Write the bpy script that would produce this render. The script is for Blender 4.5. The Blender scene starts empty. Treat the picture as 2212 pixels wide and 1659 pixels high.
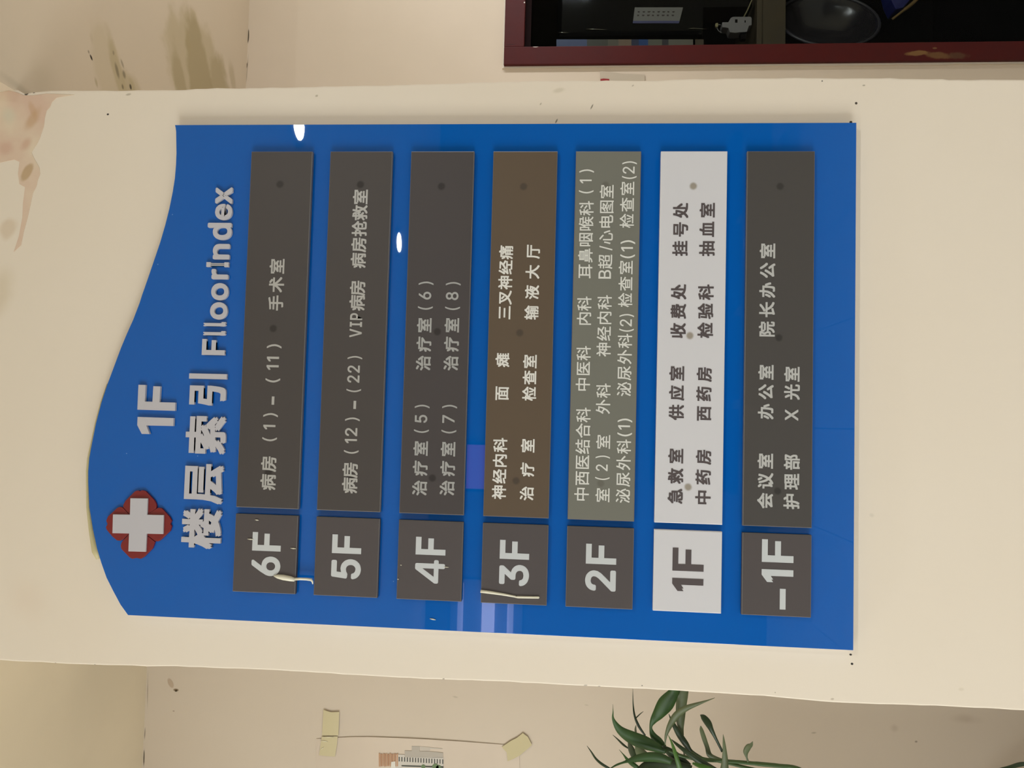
import bpy, bmesh, math, random
from mathutils import Vector, Matrix
from mathutils.geometry import tessellate_polygon
random.seed(7)
S = bpy.context.scene
COL = S.collection

# ------------------------------------------------------------------ camera
CAM = Vector((0.0, -1.022, 1.5))
CR = Matrix(((0.02674042, 0.99854689, -0.04678742),
             (0.07682384, -0.04871852, -0.99585371),
             (-0.99668603, 0.02303516, -0.07801496)))
FPX = 1660.0
cd = bpy.data.cameras.new('camera')
cam = bpy.data.objects.new('camera', cd)
COL.objects.link(cam)
cam.matrix_world = Matrix.Translation(CAM) @ CR.to_4x4()
cd.sensor_fit = 'HORIZONTAL'
cd.sensor_width = 36.0
cd.lens = 36.0 * FPX / 2212.0
cd.clip_start = 0.02
S.camera = cam

# ------------------------------------------------------------------ world, lights, exposure
w = bpy.data.worlds.new('world')
S.world = w
w.use_nodes = True
w.node_tree.nodes['Background'].inputs[0].default_value = (0.9, 0.95, 1.0, 1)
w.node_tree.nodes['Background'].inputs[1].default_value = 0.3
S.view_settings.view_transform = 'Standard'
S.view_settings.look = 'None'
S.view_settings.gamma = 1.0
S.view_settings.exposure = 0.04
S.view_settings.use_curve_mapping = False
S.cycles.max_bounces = 8
S.cycles.diffuse_bounces = 5
S.cycles.sample_clamp_indirect = 3.0
ZC = 2.6          # hall ceiling
ZS = 2.306        # low soffit over the right-hand recess
# round recessed downlights of the hall ceiling: x, y, power
DOWN = [(1.08, -3.65, 13), (1.13, -1.885, 15),
        (-1.9, -3.65, 13), (-1.9, -1.885, 16), (-2.35, -0.3, 19)]
for x, y, p in DOWN:
    l = bpy.data.lights.new('downlight_lamp', 'AREA')
    l.shape = 'DISK'
    l.size = 0.115
    l.energy = p
    l.color = (0.93, 0.97, 1.0)
    lo = bpy.data.objects.new('downlight_lamp', l)
    COL.objects.link(lo)
    lo.location = (x, y, ZC - 0.012)
# daylight entering through the glazed entrance in the left-hand wall
l = bpy.data.lights.new('entrance_daylight', 'AREA')
l.shape = 'RECTANGLE'
l.size = 1.9
l.size_y = 1.7
l.energy = 186
l.color = (0.965, 0.955, 0.985)
lo = bpy.data.objects.new('entrance_daylight', l)
COL.objects.link(lo)
lo.location = (-4.15, -2.55, 1.15)
lo.rotation_euler = Vector((1, 0.5, 0.03)).to_track_quat('-Z', 'Y').to_euler()
lo.visible_glossy = True

# unseen tube lamp added to brighten the right-hand recess
l = bpy.data.lights.new('added_fill_light', 'AREA')
l.shape = 'RECTANGLE'; l.size = 0.05; l.size_y = 0.5
l.energy = 6.3
l.color = (0.96, 0.97, 1.0)
TUBE = (1.6, 0.12, 1.72)
lo = bpy.data.objects.new('added_fill_light', l)
COL.objects.link(lo)
lo.location = (TUBE[0] - .03, TUBE[1], TUBE[2])
lo.rotation_euler = Vector((-1, 0.1, 0.1)).to_track_quat('-Z', 'Y').to_euler()

# ------------------------------------------------------------------ mapping helpers (measure once, build in metres)
def ray(px, py):
    return CR @ Vector(((px - 1106.0) / FPX, -(py - 829.5) / FPX, -1.0))
def PY(px, py, Y):
    d = ray(px, py)
    return CAM + d * ((Y - CAM.y) / d.y)
def PZ(px, py, Z):
    d = ray(px, py)
    return CAM + d * ((Z - CAM.z) / d.z)
def onY(Y): return lambda x, y: PY(x, y, Y)
def onZ(Z): return lambda x, y: PZ(x, y, Z)

# ------------------------------------------------------------------ materials
def lin(c):
    out = []
    for v in c[:3]:
        v = v / 255.0
        out.append(v / 12.92 if v <= 0.04045 else ((v + 0.055) / 1.055) ** 2.4)
    return tuple(out) + (1.0,)
class Mat:
    def __init__(s, name, color, rough=0.5, spec=0.5, metal=0.0, vary=0.0, vscale=3.0, bump=0.0, bscale=30.0,
                 trans=0.0, coat=0.0, vcolor=None, glow=0.0):
        m = s.m = bpy.data.materials.new(name)
        m.use_nodes = True
        s.t = m.node_tree
        s.N = s.t.nodes
        s.L = s.t.links
        s.b = s.N['Principled BSDF']
        b = s.b
        b.inputs['Base Color'].default_value = lin(color)
        b.inputs['Roughness'].default_value = rough
        b.inputs['Specular IOR Level'].default_value = spec
        b.inputs['Metallic'].default_value = metal
        b.inputs['Transmission Weight'].default_value = trans
        b.inputs['Coat Weight'].default_value = coat
        if glow:
            b.inputs['Emission Color'].default_value = lin(color)
            b.inputs['Emission Strength'].default_value = glow
        s.color = lin(color)
        s.cur = None
        s.tc = s.N.new('ShaderNodeTexCoord')
        s.noise = None
        m.diffuse_color = lin(color)
        if vary > 0:
            n = s.N.new('ShaderNodeTexNoise')
            n.inputs['Scale'].default_value = vscale
            n.inputs['Detail'].default_value = 4
            s.L.new(s.tc.outputs['Object'], n.inputs['Vector'])
            r = s.N.new('ShaderNodeMapRange')
            r.inputs['From Min'].default_value = 0.35
            r.inputs['From Max'].default_value = 0.65
            r.inputs['To Max'].default_value = vary
            s.L.new(n.outputs['Fac'], r.inputs['Value'])
            s._mix(r.outputs[0], lin(vcolor if vcolor else [v * 0.8 for v in color]))
        if bump > 0:
            n = s.N.new('ShaderNodeTexNoise')
            n.inputs['Scale'].default_value = bscale
            n.inputs['Detail'].default_value = 5
            s.L.new(s.tc.outputs['Object'], n.inputs['Vector'])
            bp = s.N.new('ShaderNodeBump')
            bp.inputs['Strength'].default_value = bump
            bp.inputs['Distance'].default_value = 0.002
            s.L.new(n.outputs['Fac'], bp.inputs['Height'])
            s.L.new(bp.outputs[0], b.inputs['Normal'])
    def _mix(s, fac, color):
        mx = s.N.new('ShaderNodeMix')
        mx.data_type = 'RGBA'
        s.L.new(fac, mx.inputs[0])
        if s.cur is None: mx.inputs[6].default_value = s.color
        else: s.L.new(s.cur, mx.inputs[6])
        mx.inputs[7].default_value = color
        s.cur = mx.outputs[2]
        s.L.new(s.cur, s.b.inputs['Base Color'])
    def mark(s, F, p1, p2, wd, color, strength=1.0, soft=0.5, noise=0.0, org=Vector((0, 0, 0)), nscale=40):
        """a stain, dot or scratch of its own shape; p1,p2 ends of its long axis, wd half width"""
        a1, a2 = F(*p1), F(*p2)
        c = (a1 + a2) / 2
        dx, dy = p2[0] - p1[0], p2[1] - p1[1]
        ln = math.hypot(dx, dy)
        mx_, my_ = (p1[0] + p2[0]) / 2, (p1[1] + p2[1]) / 2
        q = F(mx_ - dy / ln * wd, my_ + dx / ln * wd)
        a = (a2 - a1) / 2
        bv = q - F(mx_, my_)
        N, L = s.N, s.L
        src = s.tc.outputs['Object']
        sub = N.new('ShaderNodeVectorMath'); sub.operation = 'SUBTRACT'
        L.new(src, sub.inputs[0]); sub.inputs[1].default_value = c - org
        ds = []
        for v in (a, bv):
            d = N.new('ShaderNodeVectorMath'); d.operation = 'DOT_PRODUCT'
            L.new(sub.outputs[0], d.inputs[0]); d.inputs[1].default_value = v / v.length_squared
            ds.append(d.outputs['Value'])
        cb = N.new('ShaderNodeCombineXYZ')
        L.new(ds[0], cb.inputs[0]); L.new(ds[1], cb.inputs[1])
        le = N.new('ShaderNodeVectorMath'); le.operation = 'LENGTH'
        L.new(cb.outputs[0], le.inputs[0])
        val = le.outputs['Value']
        if noise:
            nz = N.new('ShaderNodeTexNoise')
            nz.inputs['Scale'].default_value = nscale
            nz.inputs['Detail'].default_value = 3
            L.new(src, nz.inputs['Vector'])
            ma = N.new('ShaderNodeMath'); ma.operation = 'MULTIPLY_ADD'
            L.new(nz.outputs['Fac'], ma.inputs[0]); ma.inputs[1].default_value = noise * 2
            m2 = N.new('ShaderNodeMath'); m2.operation = 'SUBTRACT'
            L.new(val, m2.inputs[0]); m2.inputs[1].default_value = noise
            L.new(m2.outputs[0], ma.inputs[2])
            val = ma.outputs[0]
        r = N.new('ShaderNodeMapRange'); r.interpolation_type = 'SMOOTHSTEP'
        r.inputs['From Min'].default_value = 1.0
        r.inputs['From Max'].default_value = max(0.0, 1.0 - soft)
        r.inputs['To Max'].default_value = strength
        L.new(val, r.inputs['Value'])
        s._mix(r.outputs[0], lin(color))
        return s

# ------------------------------------------------------------------ mesh helpers
WLOC = {}
def link(name, verts, faces, mat, parent=None, org=None, label=None, mats=None, fmat=None, bevel=0.0, smooth=False, **props):
    vs = [Vector(v) for v in verts]
    if org is None:
        lo_ = Vector([min(v[i] for v in vs) for i in range(3)])
        hi_ = Vector([max(v[i] for v in vs) for i in range(3)])
        org = (lo_ + hi_) / 2
    org = Vector(org)
    me = bpy.data.meshes.new(name)
    me.from_pydata([v - org for v in vs], [], faces)
    for m in (mats or [mat]):
        me.materials.append(m.m if isinstance(m, Mat) else m)
    if fmat:
        for p, i in zip(me.polygons, fmat): p.material_index = i
    bm = bmesh.new(); bm.from_mesh(me)
    bmesh.ops.recalc_face_normals(bm, faces=bm.faces)
    if bevel:
        es = [e for e in bm.edges if len(e.link_faces) == 2 and e.calc_face_angle(0) > 0.5]
        bmesh.ops.bevel(bm, geom=es, offset=bevel, segments=2, affect='EDGES', profile=0.6)
    bm.to_mesh(me); bm.free()
    if smooth:
        for p in me.polygons: p.use_smooth = True
    o = bpy.data.objects.new(name, me)
    COL.objects.link(o)
    place(o, org, parent)
    if label: o['label'] = label
    for k, v in props.items(): o[k] = v
    return o
def place(o, org, parent):
    WLOC[o.name] = Vector(org)
    if parent is not None:
        o.parent = parent
        o.location = Vector(org) - WLOC[parent.name]
    else:
        o.location = org
def empty(name, org, label, category, group=None, kind=None):
    o = bpy.data.objects.new(name, None)
    COL.objects.link(o)
    o.empty_display_size = 0.05
    place(o, org, None)
    o['label'] = label; o['category'] = category
    if group: o['group'] = group
    if kind: o['kind'] = kind
    return o
class G:
    def __init__(s): s.v = []; s.f = []; s.m = []
    def add(s, v, f, mi=0):
        n = len(s.v); s.v += [Vector(q) for q in v]
        s.f += [tuple(i + n for i in ff) for ff in f]; s.m += [mi] * len(f); return s
    def box(s, x0, x1, y0, y1, z0, z1, mi=0):
        return s.add([(x0, y0, z0), (x1, y0, z0), (x1, y1, z0), (x0, y1, z0), (x0, y0, z1), (x1, y0, z1), (x1, y1, z1), (x0, y1, z1)],
                     [(0, 3, 2, 1), (4, 5, 6, 7), (0, 1, 5, 4), (1, 2, 6, 5), (2, 3, 7, 6), (3, 0, 4, 7)], mi)
    def prism(s, poly, y0, y1, mi=0):
        """poly: list of (x,z); front at y0"""
        n = len(poly)
        v = [(x, y0, z) for x, z in poly] + [(x, y1, z) for x, z in poly]
        f = [tuple(range(n)), tuple(range(2 * n - 1, n - 1, -1))]
        f += [(i, (i + 1) % n, (i + 1) % n + n, i + n) for i in range(n)]
        return s.add(v, f, mi)
    def tube(s, pts, r, k=8, mi=0):
        pts = [Vector(p) for p in pts]
        rs = r if isinstance(r, (list, tuple)) else [r] * len(pts)
        rings = []
        for i, p in enumerate(pts):
            d = (pts[min(i + 1, len(pts) - 1)] - pts[max(i - 1, 0)]).normalized()
            a = d.orthogonal().normalized() if i == 0 else (rings[-1][1] - d * rings[-1][1].dot(d)).normalized()
            b = d.cross(a)
            rings.append(([p + (a * math.cos(2 * math.pi * j / k) + b * math.sin(2 * math.pi * j / k)) * rs[i] for j in range(k)], a))
        v = [q for rg, _ in rings for q in rg]
        f = [(i * k + j, i * k + (j + 1) % k, (i + 1) * k + (j + 1) % k, (i + 1) * k + j) for i in range(len(pts) - 1) for j in range(k)]
        f += [tuple(range(k - 1, -1, -1)), tuple((len(pts) - 1) * k + j for j in range(k))]
        return s.add(v, f, mi)
    def lathe(s, prof, k, M, mi=0):
        """prof: (radius, height) pairs round local z, placed by M"""
        v = [M @ Vector((r * math.cos(2 * math.pi * j / k), r * math.sin(2 * math.pi * j / k), h)) for r, h in prof for j in range(k)]
        f = [(i * k + j, i * k + (j + 1) % k, (i + 1) * k + (j + 1) % k, (i + 1) * k + j) for i in range(len(prof) - 1) for j in range(k)]
        return s.add(v, f, mi)
    def link(s, name, mat, parent=None, **kw):
        if any(s.m) and 'fmat' not in kw: kw['fmat'] = s.m
        return link(name, s.v, s.f, mat, parent, **kw)
def poly_px(pts, Y):
    return [(p.x, p.z) for p in (PY(x, y, Y) for x, y in pts)]

# ------------------------------------------------------------------ the setting
CREAM = (229, 218, 200)
F0 = onY(0.0)
YL, YR = 0.958, 0.75
pm = Mat('cream_painted_plaster', CREAM, rough=0.55, spec=0.3, vary=0.25, vscale=2.2, bump=0.25, bscale=9, vcolor=(222, 207, 184))
PINK = (200, 164, 140); TAN = (176, 148, 112); OCH = (190, 160, 120)
for p1, p2, wd, c, st, so, nz in [
    ((0, 520), (35, 470), 22, OCH, .35, .6, .3), ((-40, 720), (30, 560), 40, (206, 190, 160), .5, .8, .2),
    ((52, 204), (62, 199), 5, (60, 52, 40), .9, .4, .3), ((70, 200), (76, 198), 3, (90, 80, 64), .8, .4, .3),
    ((230, 247), (236, 247), 2.5, (40, 34, 28), 1, .4, 0), ((10, 270), (14, 270), 2, (110, 98, 78), .8, .5, 0),
    ((1834, 264), (1842, 264), 3.4, (50, 45, 38), 1, .4, 0), ((1846, 223), (1853, 223), 3.4, (70, 62, 52), 1, .4, 0),
    ((1834, 1414), (1841, 1414), 2.8, (40, 36, 30), 1, .4, 0), ((1837, 1434), (1844, 1434), 3.2, (35, 32, 28), 1, .4, 0),
    ((1275, 238), (1282, 223), 2, (130, 122, 105), .9, .6, 0), ((1199, 268), (1205, 255), 2.2, (120, 114, 100), .9, .6, 0),
    ((1166, 228), (1170, 221), 2, (160, 148, 126), .7, .6, 0), ((1190, 198), (1225, 192), 7, (196, 184, 160), .5, .7, .2),
    ((1364, 187), (1370, 183), 2, (170, 158, 138), .7, .6, 0), ((1774, 175), (1778, 175), 2, (60, 55, 48), .9, .5, 0),
    ((1862, 185), (1870, 184), 2.2, (150, 140, 124), .7, .5, 0), ((680, 208), (688, 206), 3, (170, 156, 132), .7, .6, 0),
    ((270, 205), (285, 203), 3, (160, 150, 128), .6, .6, .2), ((1073, 1477), (1078, 1472), 2, (60, 54, 46), 1, .5, 0),
    ((955, 1468), (961, 1466), 2.4, (130, 118, 100), .8, .5, 0), ((1385, 1481), (1389, 1481), 1.8, (110, 102, 90), .8, .5, 0),
    ((1290, 1484), (1298, 1483), 2, (110, 102, 90), .8, .5, 0), ((1260, 1481), (1270, 1480), 2, (150, 140, 124), .7, .5, 0),
    ((1793, 1511), (1803, 1509), 3.2, (176, 162, 140), .6, .6, 0), ((117, 1433), (122, 1433), 2, (110, 100, 82), .8, .5, 0),
    ((202, 1437), (207, 1436), 2, (100, 90, 74), .8, .5, 0), ((1673, 1496), (1676, 1496), 1.6, (150, 140, 120), .8, .5, 0),
    ((2068, 1490), (2085, 1488), 5, (206, 194, 172), .5, .7, 0), ((1876, 1110), (1890, 1116), 6, (206, 196, 178), .5, .8, 0),
    ((0, 1250), (120, 1340), 60, (218, 196, 172), .25, 1, .1)]:
    pm.mark(F0, p1, p2, wd, c, st, so, nz, org=Vector((0.05, 0.3, 1.3)))
def densify(pts, step, jit, flip=1):
    out = []
    for (x0, y0), (x1, y1) in zip(pts, pts[1:]):
        n = max(1, int(abs(x1 - x0) / step))
        for i in range(n):
            t = i / n
            out.append((x0 + (x1 - x0) * t, y0 + (y1 - y0) * t + random.uniform(-jit, jit)))
    out.append(pts[-1])
    return out
redge = densify([(-700, 205), (-60, 194), (0, 191), (20, 190), (36, 194), (52, 203), (72, 199), (110, 195), (250, 195), (400, 193), (445, 190),
                 (540, 190), (700, 186), (900, 182), (1000, 178), (1200, 174), (1420, 173), (1500, 170), (1700, 168), (1900, 168), (2035, 170), (2050, 172), (2212, 172), (2500, 174), (3600, 180)], 22, 0.9)
ledge = densify([(-700, 1392), (0, 1427), (120, 1433), (204, 1437), (317, 1440), (380, 1440), (600, 1449), (800, 1461), (915, 1467), (1100, 1474), (1250, 1482),
                 (1370, 1488), (1500, 1495), (1650, 1504), (1720, 1511), (1800, 1518), (1870, 1521), (1960, 1523), (2080, 1528), (2212, 1536), (2500, 1550), (3600, 1600)], 26, 0.7)
rp, lp = poly_px(redge, 0.0), poly_px(ledge, 0.0)
outline = [(rp[0][0], ZC)] + [p for p in rp if 0.02 < p[1] < ZC - .02] + [(rp[-1][0], 0.0), (lp[-1][0], 0.0)] + [p for p in reversed(lp) if 0.02 < p[1] < ZC - .02] + [(lp[0][0], ZC)]
g = G(); g.prism(outline, 0.0, 0.74)
pillar = g.link('pillar', pm, org=(0.05, 0.3, 1.3), kind='structure', bevel=0.0022)
me = pillar.data

# peeled paint at the pillar's upper edge
pk = Mat('exposed_pink_plaster', (214, 186, 164), rough=.7, spec=.2, vary=.85, vscale=16, vcolor=(222, 206, 180))
for p1, p2, wd, c, st, so, nz in [((60, 215), (82, 260), 10, (200, 164, 130), .6, .7, .3), ((50, 290), (92, 225), 15, (196, 162, 126), .7, .7, .3), ((45, 330), (70, 290), 14, (198, 158, 134), .6, .8, .3),
    ((45, 395), (72, 350), 12, (184, 156, 118), .8, .4, .3), ((0, 300), (25, 340), 22, (204, 168, 146), .7, .8, .3), ((0, 262), (38, 236), 26, (212, 202, 178), .9, .8, .2)]:
    pk.mark(F0, p1, p2, wd, c, st, so, nz, org=Vector((0.05, 0.3, 1.3)))
rim = [(52, 207), (70, 206), (100, 203), (130, 204), (160, 205), (140, 208), (122, 211), (113, 220), (108, 232), (101, 240), (97, 255), (95, 272), (90, 287), (86, 300), (80, 312), (73, 322), (68, 330), (73, 340), (79, 350), (85, 362), (86, 376),
       (81, 390), (78, 402), (70, 418), (66, 440), (60, 470), (52, 500), (45, 530), (30, 545), (40, 510), (48, 470), (50, 440), (54, 405), (42, 398), (38, 375), (42, 350), (30, 345), (0, 352), (-40, 380), (-160, 360), (-160, 230), (-60, 205), (0, 200), (20, 196), (38, 200)]
rim = [(x + random.uniform(-.8, .8), y + random.uniform(-.8, .8)) for x, y in rim]
g = G(); g.prism(poly_px(rim, -0.0004), -0.0004, 0.0003)
g.link('peeled_patch', pk, pillar, org=(0.05, 0.3, 1.3), label='peeled patch showing pinkish plaster')

wm = Mat('aged_cream_wall_paint', (222, 208, 188), rough=0.6, spec=0.3, vary=0.5, vscale=1.6, bump=0.25, bscale=8, vcolor=(200, 186, 162))
hall_m = Mat('hall_wall_paint', (214, 204, 186), rough=0.6, spec=0.3, vary=0.2)
ceil_m = Mat('ceiling_paint', (236, 224, 198), rough=0.7, spec=0.2, vary=0.3, vscale=2)
floor_m = Mat('floor_tile', (222, 220, 216), rough=0.25, spec=0.5, vary=0.3, vscale=6)
grout_m = Mat('floor_bedding', (120, 116, 108), rough=0.9)

# left recess wall
FL = onY(YL)
lm_ = Mat('left_recess_paint', (212, 199, 180), rough=0.6, spec=0.3, vary=0.5, vscale=1.6, bump=0.25, bscale=8, vcolor=(206, 192, 172))
lo_ = Vector((-1.65, YL + .05, 1.3))
for p1, p2, wd, c, st, so, nz in [
    ((362, 1464), (375, 1487), 6.5, (176, 154, 130), .8, .4, .05), ((362, 1464), (375, 1487), 5, (192, 172, 148), .8, .5, .05),
    ((373, 1490), (388, 1491), 4, (120, 98, 66), .9, .5, .2), ((377, 1493), (384, 1491), 3, (60, 48, 26), 1, .5, .1),
    ((372, 1536), (378, 1536), 1.5, (140, 120, 98), .8, .6, 0), ((312, 1600), (314, 1568), 1.6, (90, 78, 58), .7, .7, .3),
    ((310, 1660), (312, 1612), 2.0, (80, 68, 50), .85, .6, .3), ((318, 1545), (320, 1440), 1.4, (130, 116, 92), .6, .8, .3),
    ((975, 1504), (992, 1507), 3, (176, 164, 144), .6, .8, .1), ((1260, 1522), (1274, 1524), 2.5, (180, 168, 148), .5, .8, .1),
    ((1920, 1570), (1945, 1574), 12, (168, 150, 128), .35, 1, .3), ((2040, 1550), (2130, 1556), 14, (170, 152, 130), .35, 1, .3),
    ((1975, 1603), (1983, 1601), 3, (120, 108, 90), .7, .7, .1), ((1750, 1584), (1766, 1582), 3, (150, 138, 116), .6, .8, .1)]:
    lm_.mark(FL, p1, p2, wd, c, st, so, nz, org=lo_)
g = G(); g.box(-3.6, 0.3, YL, YL + .1, 0, ZC)
g.link('wall_front_left', lm_, org=lo_, kind='structure')

# right recess wall with the window opening
FR = onY(YR)
XO = PY(1500, 135, YR).x
XI = XO + 1.15
ZH = PY(1088, 137, YR).z
ZSILL = 0.42
rm_ = wm
ro_ = Vector((1.5, YR + .05, 1.2))
for p1, p2, wd, c, st, so, nz in [
    ((1905, 135), (2040, 133), 3.5, (110, 98, 82), .8, .6, .3), ((1370, 139), (1400, 139), 1.6, (120, 108, 92), .7, .6, .2),
    ((536, 96), (536, 62), 2.6, (70, 60, 40), .95, .5, .4), ((532, 150), (534, 134), 1.8, (90, 78, 56), .9, .6, .3),
    ((533, 190), (535, 110), 1.5, (140, 124, 98), .6, .8, .3), ((536, 60), (538, -60), 1.3, (150, 132, 108), .6, .8, .2)]:
    rm_.mark(FR, p1, p2, wd, c, st, so, nz, org=ro_)
g = G()
x0_ = 0.3
g.box(x0_, XO, YR, YR + .1, 0, ZS)
g.box(XO, XI, YR, YR + .1, ZH, ZS)
g.box(XO, XI, YR, YR + .1, 0, ZSILL)
g.box(XI, 3.2, YR, YR + .1, 0, ZS)
g.link('wall_front_right', rm_, org=ro_, kind='structure')

# soffit over the right recess
FS = onZ(ZS)
sm_ = Mat('stained_soffit_paint', (206, 190, 166), rough=0.65, spec=0.25, vary=0.5, vscale=2.5, bump=0.2, bscale=10, vcolor=(196, 182, 160))
so_ = Vector((1.8, 0.3, 2.45))
OL = (168, 152, 112); OL2 = (150, 134, 94); DK = (96, 88, 66)
for p1, p2, wd, c, st, so, nz in [
    ((215, 25), (262, 300), 38, (192, 176, 146), .6, .35, .3), ((232, 45), (275, 260), 13, OL, .55, .5, .4),
    ((262, 140), (300, 260), 16, OL, .55, .5, .4), ((300, 165), (290, 240), 18, OL, .4, .6, .3), ((250, 130), (256, 175), 4, DK, .6, .7, .5), ((264, 150), (272, 172), 4, DK, .6, .7, .5),
    ((258, 132), (270, 142), 3.5, DK, .5, .7, .5), ((242, 108), (248, 120), 3, DK, .4, .7, .5),
    ((280, 180), (284, 195), 2.6, (60, 54, 40), .9, .5, .3), ((262, 180), (268, 195), 3, DK, .7, .7, .4),
    ((193, 122), (201, 126), 3.4, (56, 48, 38), 1, .5, .4), ((190, 106), (193, 118), 2.4, (120, 108, 88), .7, .6, .4),
    ((203, 162), (213, 195), 4, OL2, .5, .7, .3), ((190, 75), (205, 90), 8, (184, 168, 140), .4, .9, .3),
    ((437, 30), (440, 350), 76, OL, .5, .22, .25), ((440, 40), (428, 330), 30, OL2, .55, .3, .3),
    ((468, 90), (492, 330), 24, OL2, .40, .35, .3), ((400, 110), (385, 300), 18, OL2, .45, .4, .4),
    ((500, 120), (505, 220), 8, OL2, .35, .7, .4), ((412, 70), (402, 120), 8, OL, .35, .8, .4),
    ((80, 110), (110, 230), 40, (186, 172, 146), .35, 1, .3), ((-10, 190), (110, 205), 14, (170, 158, 136), .5, .9, .3)]:
    sm_.mark(FS, p1, p2, wd, c, st, so, nz, org=so_, nscale=22)
g = G(); g.box(0.3, 3.2, -0.2, YR + .1, ZS, ZC)
# the soffit stops against the pillar: cut its left end to the pillar's side
g = G(); g.box(0.4525, 3.2, -0.045, YR + .1, ZS, ZC)
g.link('trim_1', sm_, org=so_, kind='structure')

# hall shell
g = G(); g.box(-3.6, 3.2, -5.1, -5.0, 0, ZC); g.link('wall_back', Mat('back_wall_paint', (118, 116, 112), rough=.6), kind='structure')
g = G(); g.box(3.2, 3.3, -5.1, 1.1, 0, ZC); g.link('wall_right', hall_m, kind='structure')
g = G()
g.box(-3.7, -3.6, -5.1, -3.4, 0, ZC); g.box(-3.7, -3.6, -1.4, 1.1, 0, ZC); g.box(-3.7, -3.6, -3.4, -1.4, 2.1, ZC)
g.link('wall_left', hall_m, kind='structure')
g = G(); g.box(-3.7, 3.3, -5.1, 2.7, ZC, ZC + .1)
ceiling = g.link('ceiling', ceil_m, kind='structure')
g = G(); g.box(-3.7, 3.3, -5.1, 2.7, -.1, -0.008)
floor = g.link('floor', grout_m, kind='structure')
tg = G(); tg.box(-.298, .298, -.298, .298, -.012, 0.0)
tile0 = None
for i in range(11):
    for j in range(10):
        x, y = -3.3 + .6 * i, -4.7 + .6 * j
        if y > .9: continue
        if tile0 is None:
            tile0 = tg.link('floor_tile', floor_m, floor, org=(0, 0, 0))
            t = tile0
        else:
            t = tile0.copy(); COL.objects.link(t)
        t.location = Vector((x, y, 0)) - WLOC[floor.name]
# left entrance: glazed double door
dm = Mat('door_frame_metal', (150, 152, 154), rough=0.35, metal=0.7)
gl = bpy.data.materials.new('clear_glass'); gl.use_nodes = True
nt = gl.node_tree; nt.nodes.clear()
o_ = nt.nodes.new('ShaderNodeOutputMaterial'); mx = nt.nodes.new('ShaderNodeMixShader')
tr = nt.nodes.new('ShaderNodeBsdfTransparent'); gs = nt.nodes.new('ShaderNodeBsdfGlossy'); fr = nt.nodes.new('ShaderNodeFresnel')
gs.inputs['Roughness'].default_value = 0.03; fr.inputs['IOR'].default_value = 1.12
tr.inputs['Color'].default_value = (.82, .84, .83, 1)
nt.links.new(fr.outputs[0], mx.inputs[0]); nt.links.new(tr.outputs[0], mx.inputs[1]); nt.links.new(gs.outputs[0], mx.inputs[2]); nt.links.new(mx.outputs[0], o_.inputs[0])
g = G()
for a in (-3.4, -2.43, -1.46): g.box(-3.68, -3.62, a, a + .06, 0, 2.1)
g.box(-3.68, -3.62, -3.4, -1.4, 2.04, 2.1); g.box(-3.68, -3.62, -3.4, -1.4, 0, .08)
door = g.link('door_1', dm, kind='structure')
for a in (-3.34, -2.37):
    g = G(); g.box(-3.655, -3.645, a, a + .91, .08, 2.04); g.link('door_pane', gl, door)

# dark service room behind the right-hand window
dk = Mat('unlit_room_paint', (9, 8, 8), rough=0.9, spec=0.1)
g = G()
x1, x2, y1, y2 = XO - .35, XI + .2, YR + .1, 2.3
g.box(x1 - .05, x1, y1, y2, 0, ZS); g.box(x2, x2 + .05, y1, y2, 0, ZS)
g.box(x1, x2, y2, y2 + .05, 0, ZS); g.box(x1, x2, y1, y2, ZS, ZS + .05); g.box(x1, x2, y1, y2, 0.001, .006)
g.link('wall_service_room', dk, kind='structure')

# window frame
fm = Mat('dark_red_painted_frame', (76, 18, 16), rough=0.5, spec=0.2, vary=0.5, vscale=25, bump=0.15, bscale=60, vcolor=(68, 20, 20))
fo = Vector((XO, YR, 1.1))
FF = onY(YR - .012)
for p1, p2, wd, c, st, so, nz in [
    ((1955, 116), (2010, 113), 7, (128, 96, 58), .9, .4, .5), ((1995, 116), (2060, 124), 9, (112, 82, 50), .85, .5, .5),
    ((2040, 120), (2100, 120), 9, (88, 62, 42), .8, .6, .5), ((2012, 104), (2026, 104), 3, (120, 90, 56), .7, .5, .3),
    ((1150, 101), (1163, 101), 1.4, (220, 210, 200), .9, .5, .3), ((1131, 5), (1135, 5), 2, (230, 225, 215), .9, .5, .2),
    ((1088, 96), (1118, 96), 0.9, (40, 12, 12), .9, .6, .1)]:
    fm.mark(FF, p1, p2, wd, c, st, so, nz, org=fo, nscale=60)
win = bpy.data.objects.new('window_1', None); COL.objects.link(win); place(win, fo, None); win['kind'] = 'structure'
yf = YR - .012
FW = abs(PY(1500, 96, yf).x - PY(1500, 135.5, yf).x)
xo, zh = PY(1600, 135, yf).x, PY(1088, 137, yf).z
FH = abs(PY(1131, 60, yf).z - PY(1088, 60, yf).z)
g = G(); g.box(xo, xo + FW, yf, yf + .07, ZSILL, zh); g.link('window_jamb', fm, win, org=fo, bevel=.0015)
g = G(); g.box(xo + FW, XI - FW, yf + .0005, yf + .07, zh - FH, zh); g.link('window_head', fm, win, org=fo, bevel=.0015)
g = G(); g.box(XI - FW, XI, yf, yf + .07, ZSILL, zh); g.link('window_jamb', fm, win, org=fo, bevel=.0015)
g = G(); g.box(xo + FW, XI - FW, yf + .0005, yf + .07, ZSILL, ZSILL + FH); g.link('window_sill', fm, win, org=fo, bevel=.0015)
fm2 = Mat('dark_glazing_bead', (26, 12, 12), rough=0.8, spec=.1)
g = G(); g.box(xo + FW, XI - FW, yf + .018, yf + .03, zh - FH - .014, zh - FH); g.box(xo + FW, xo + FW + .003, yf + .018, yf + .03, ZSILL + FH, zh - FH - .014)
g.link('glazing_bead', fm2, win)
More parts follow.
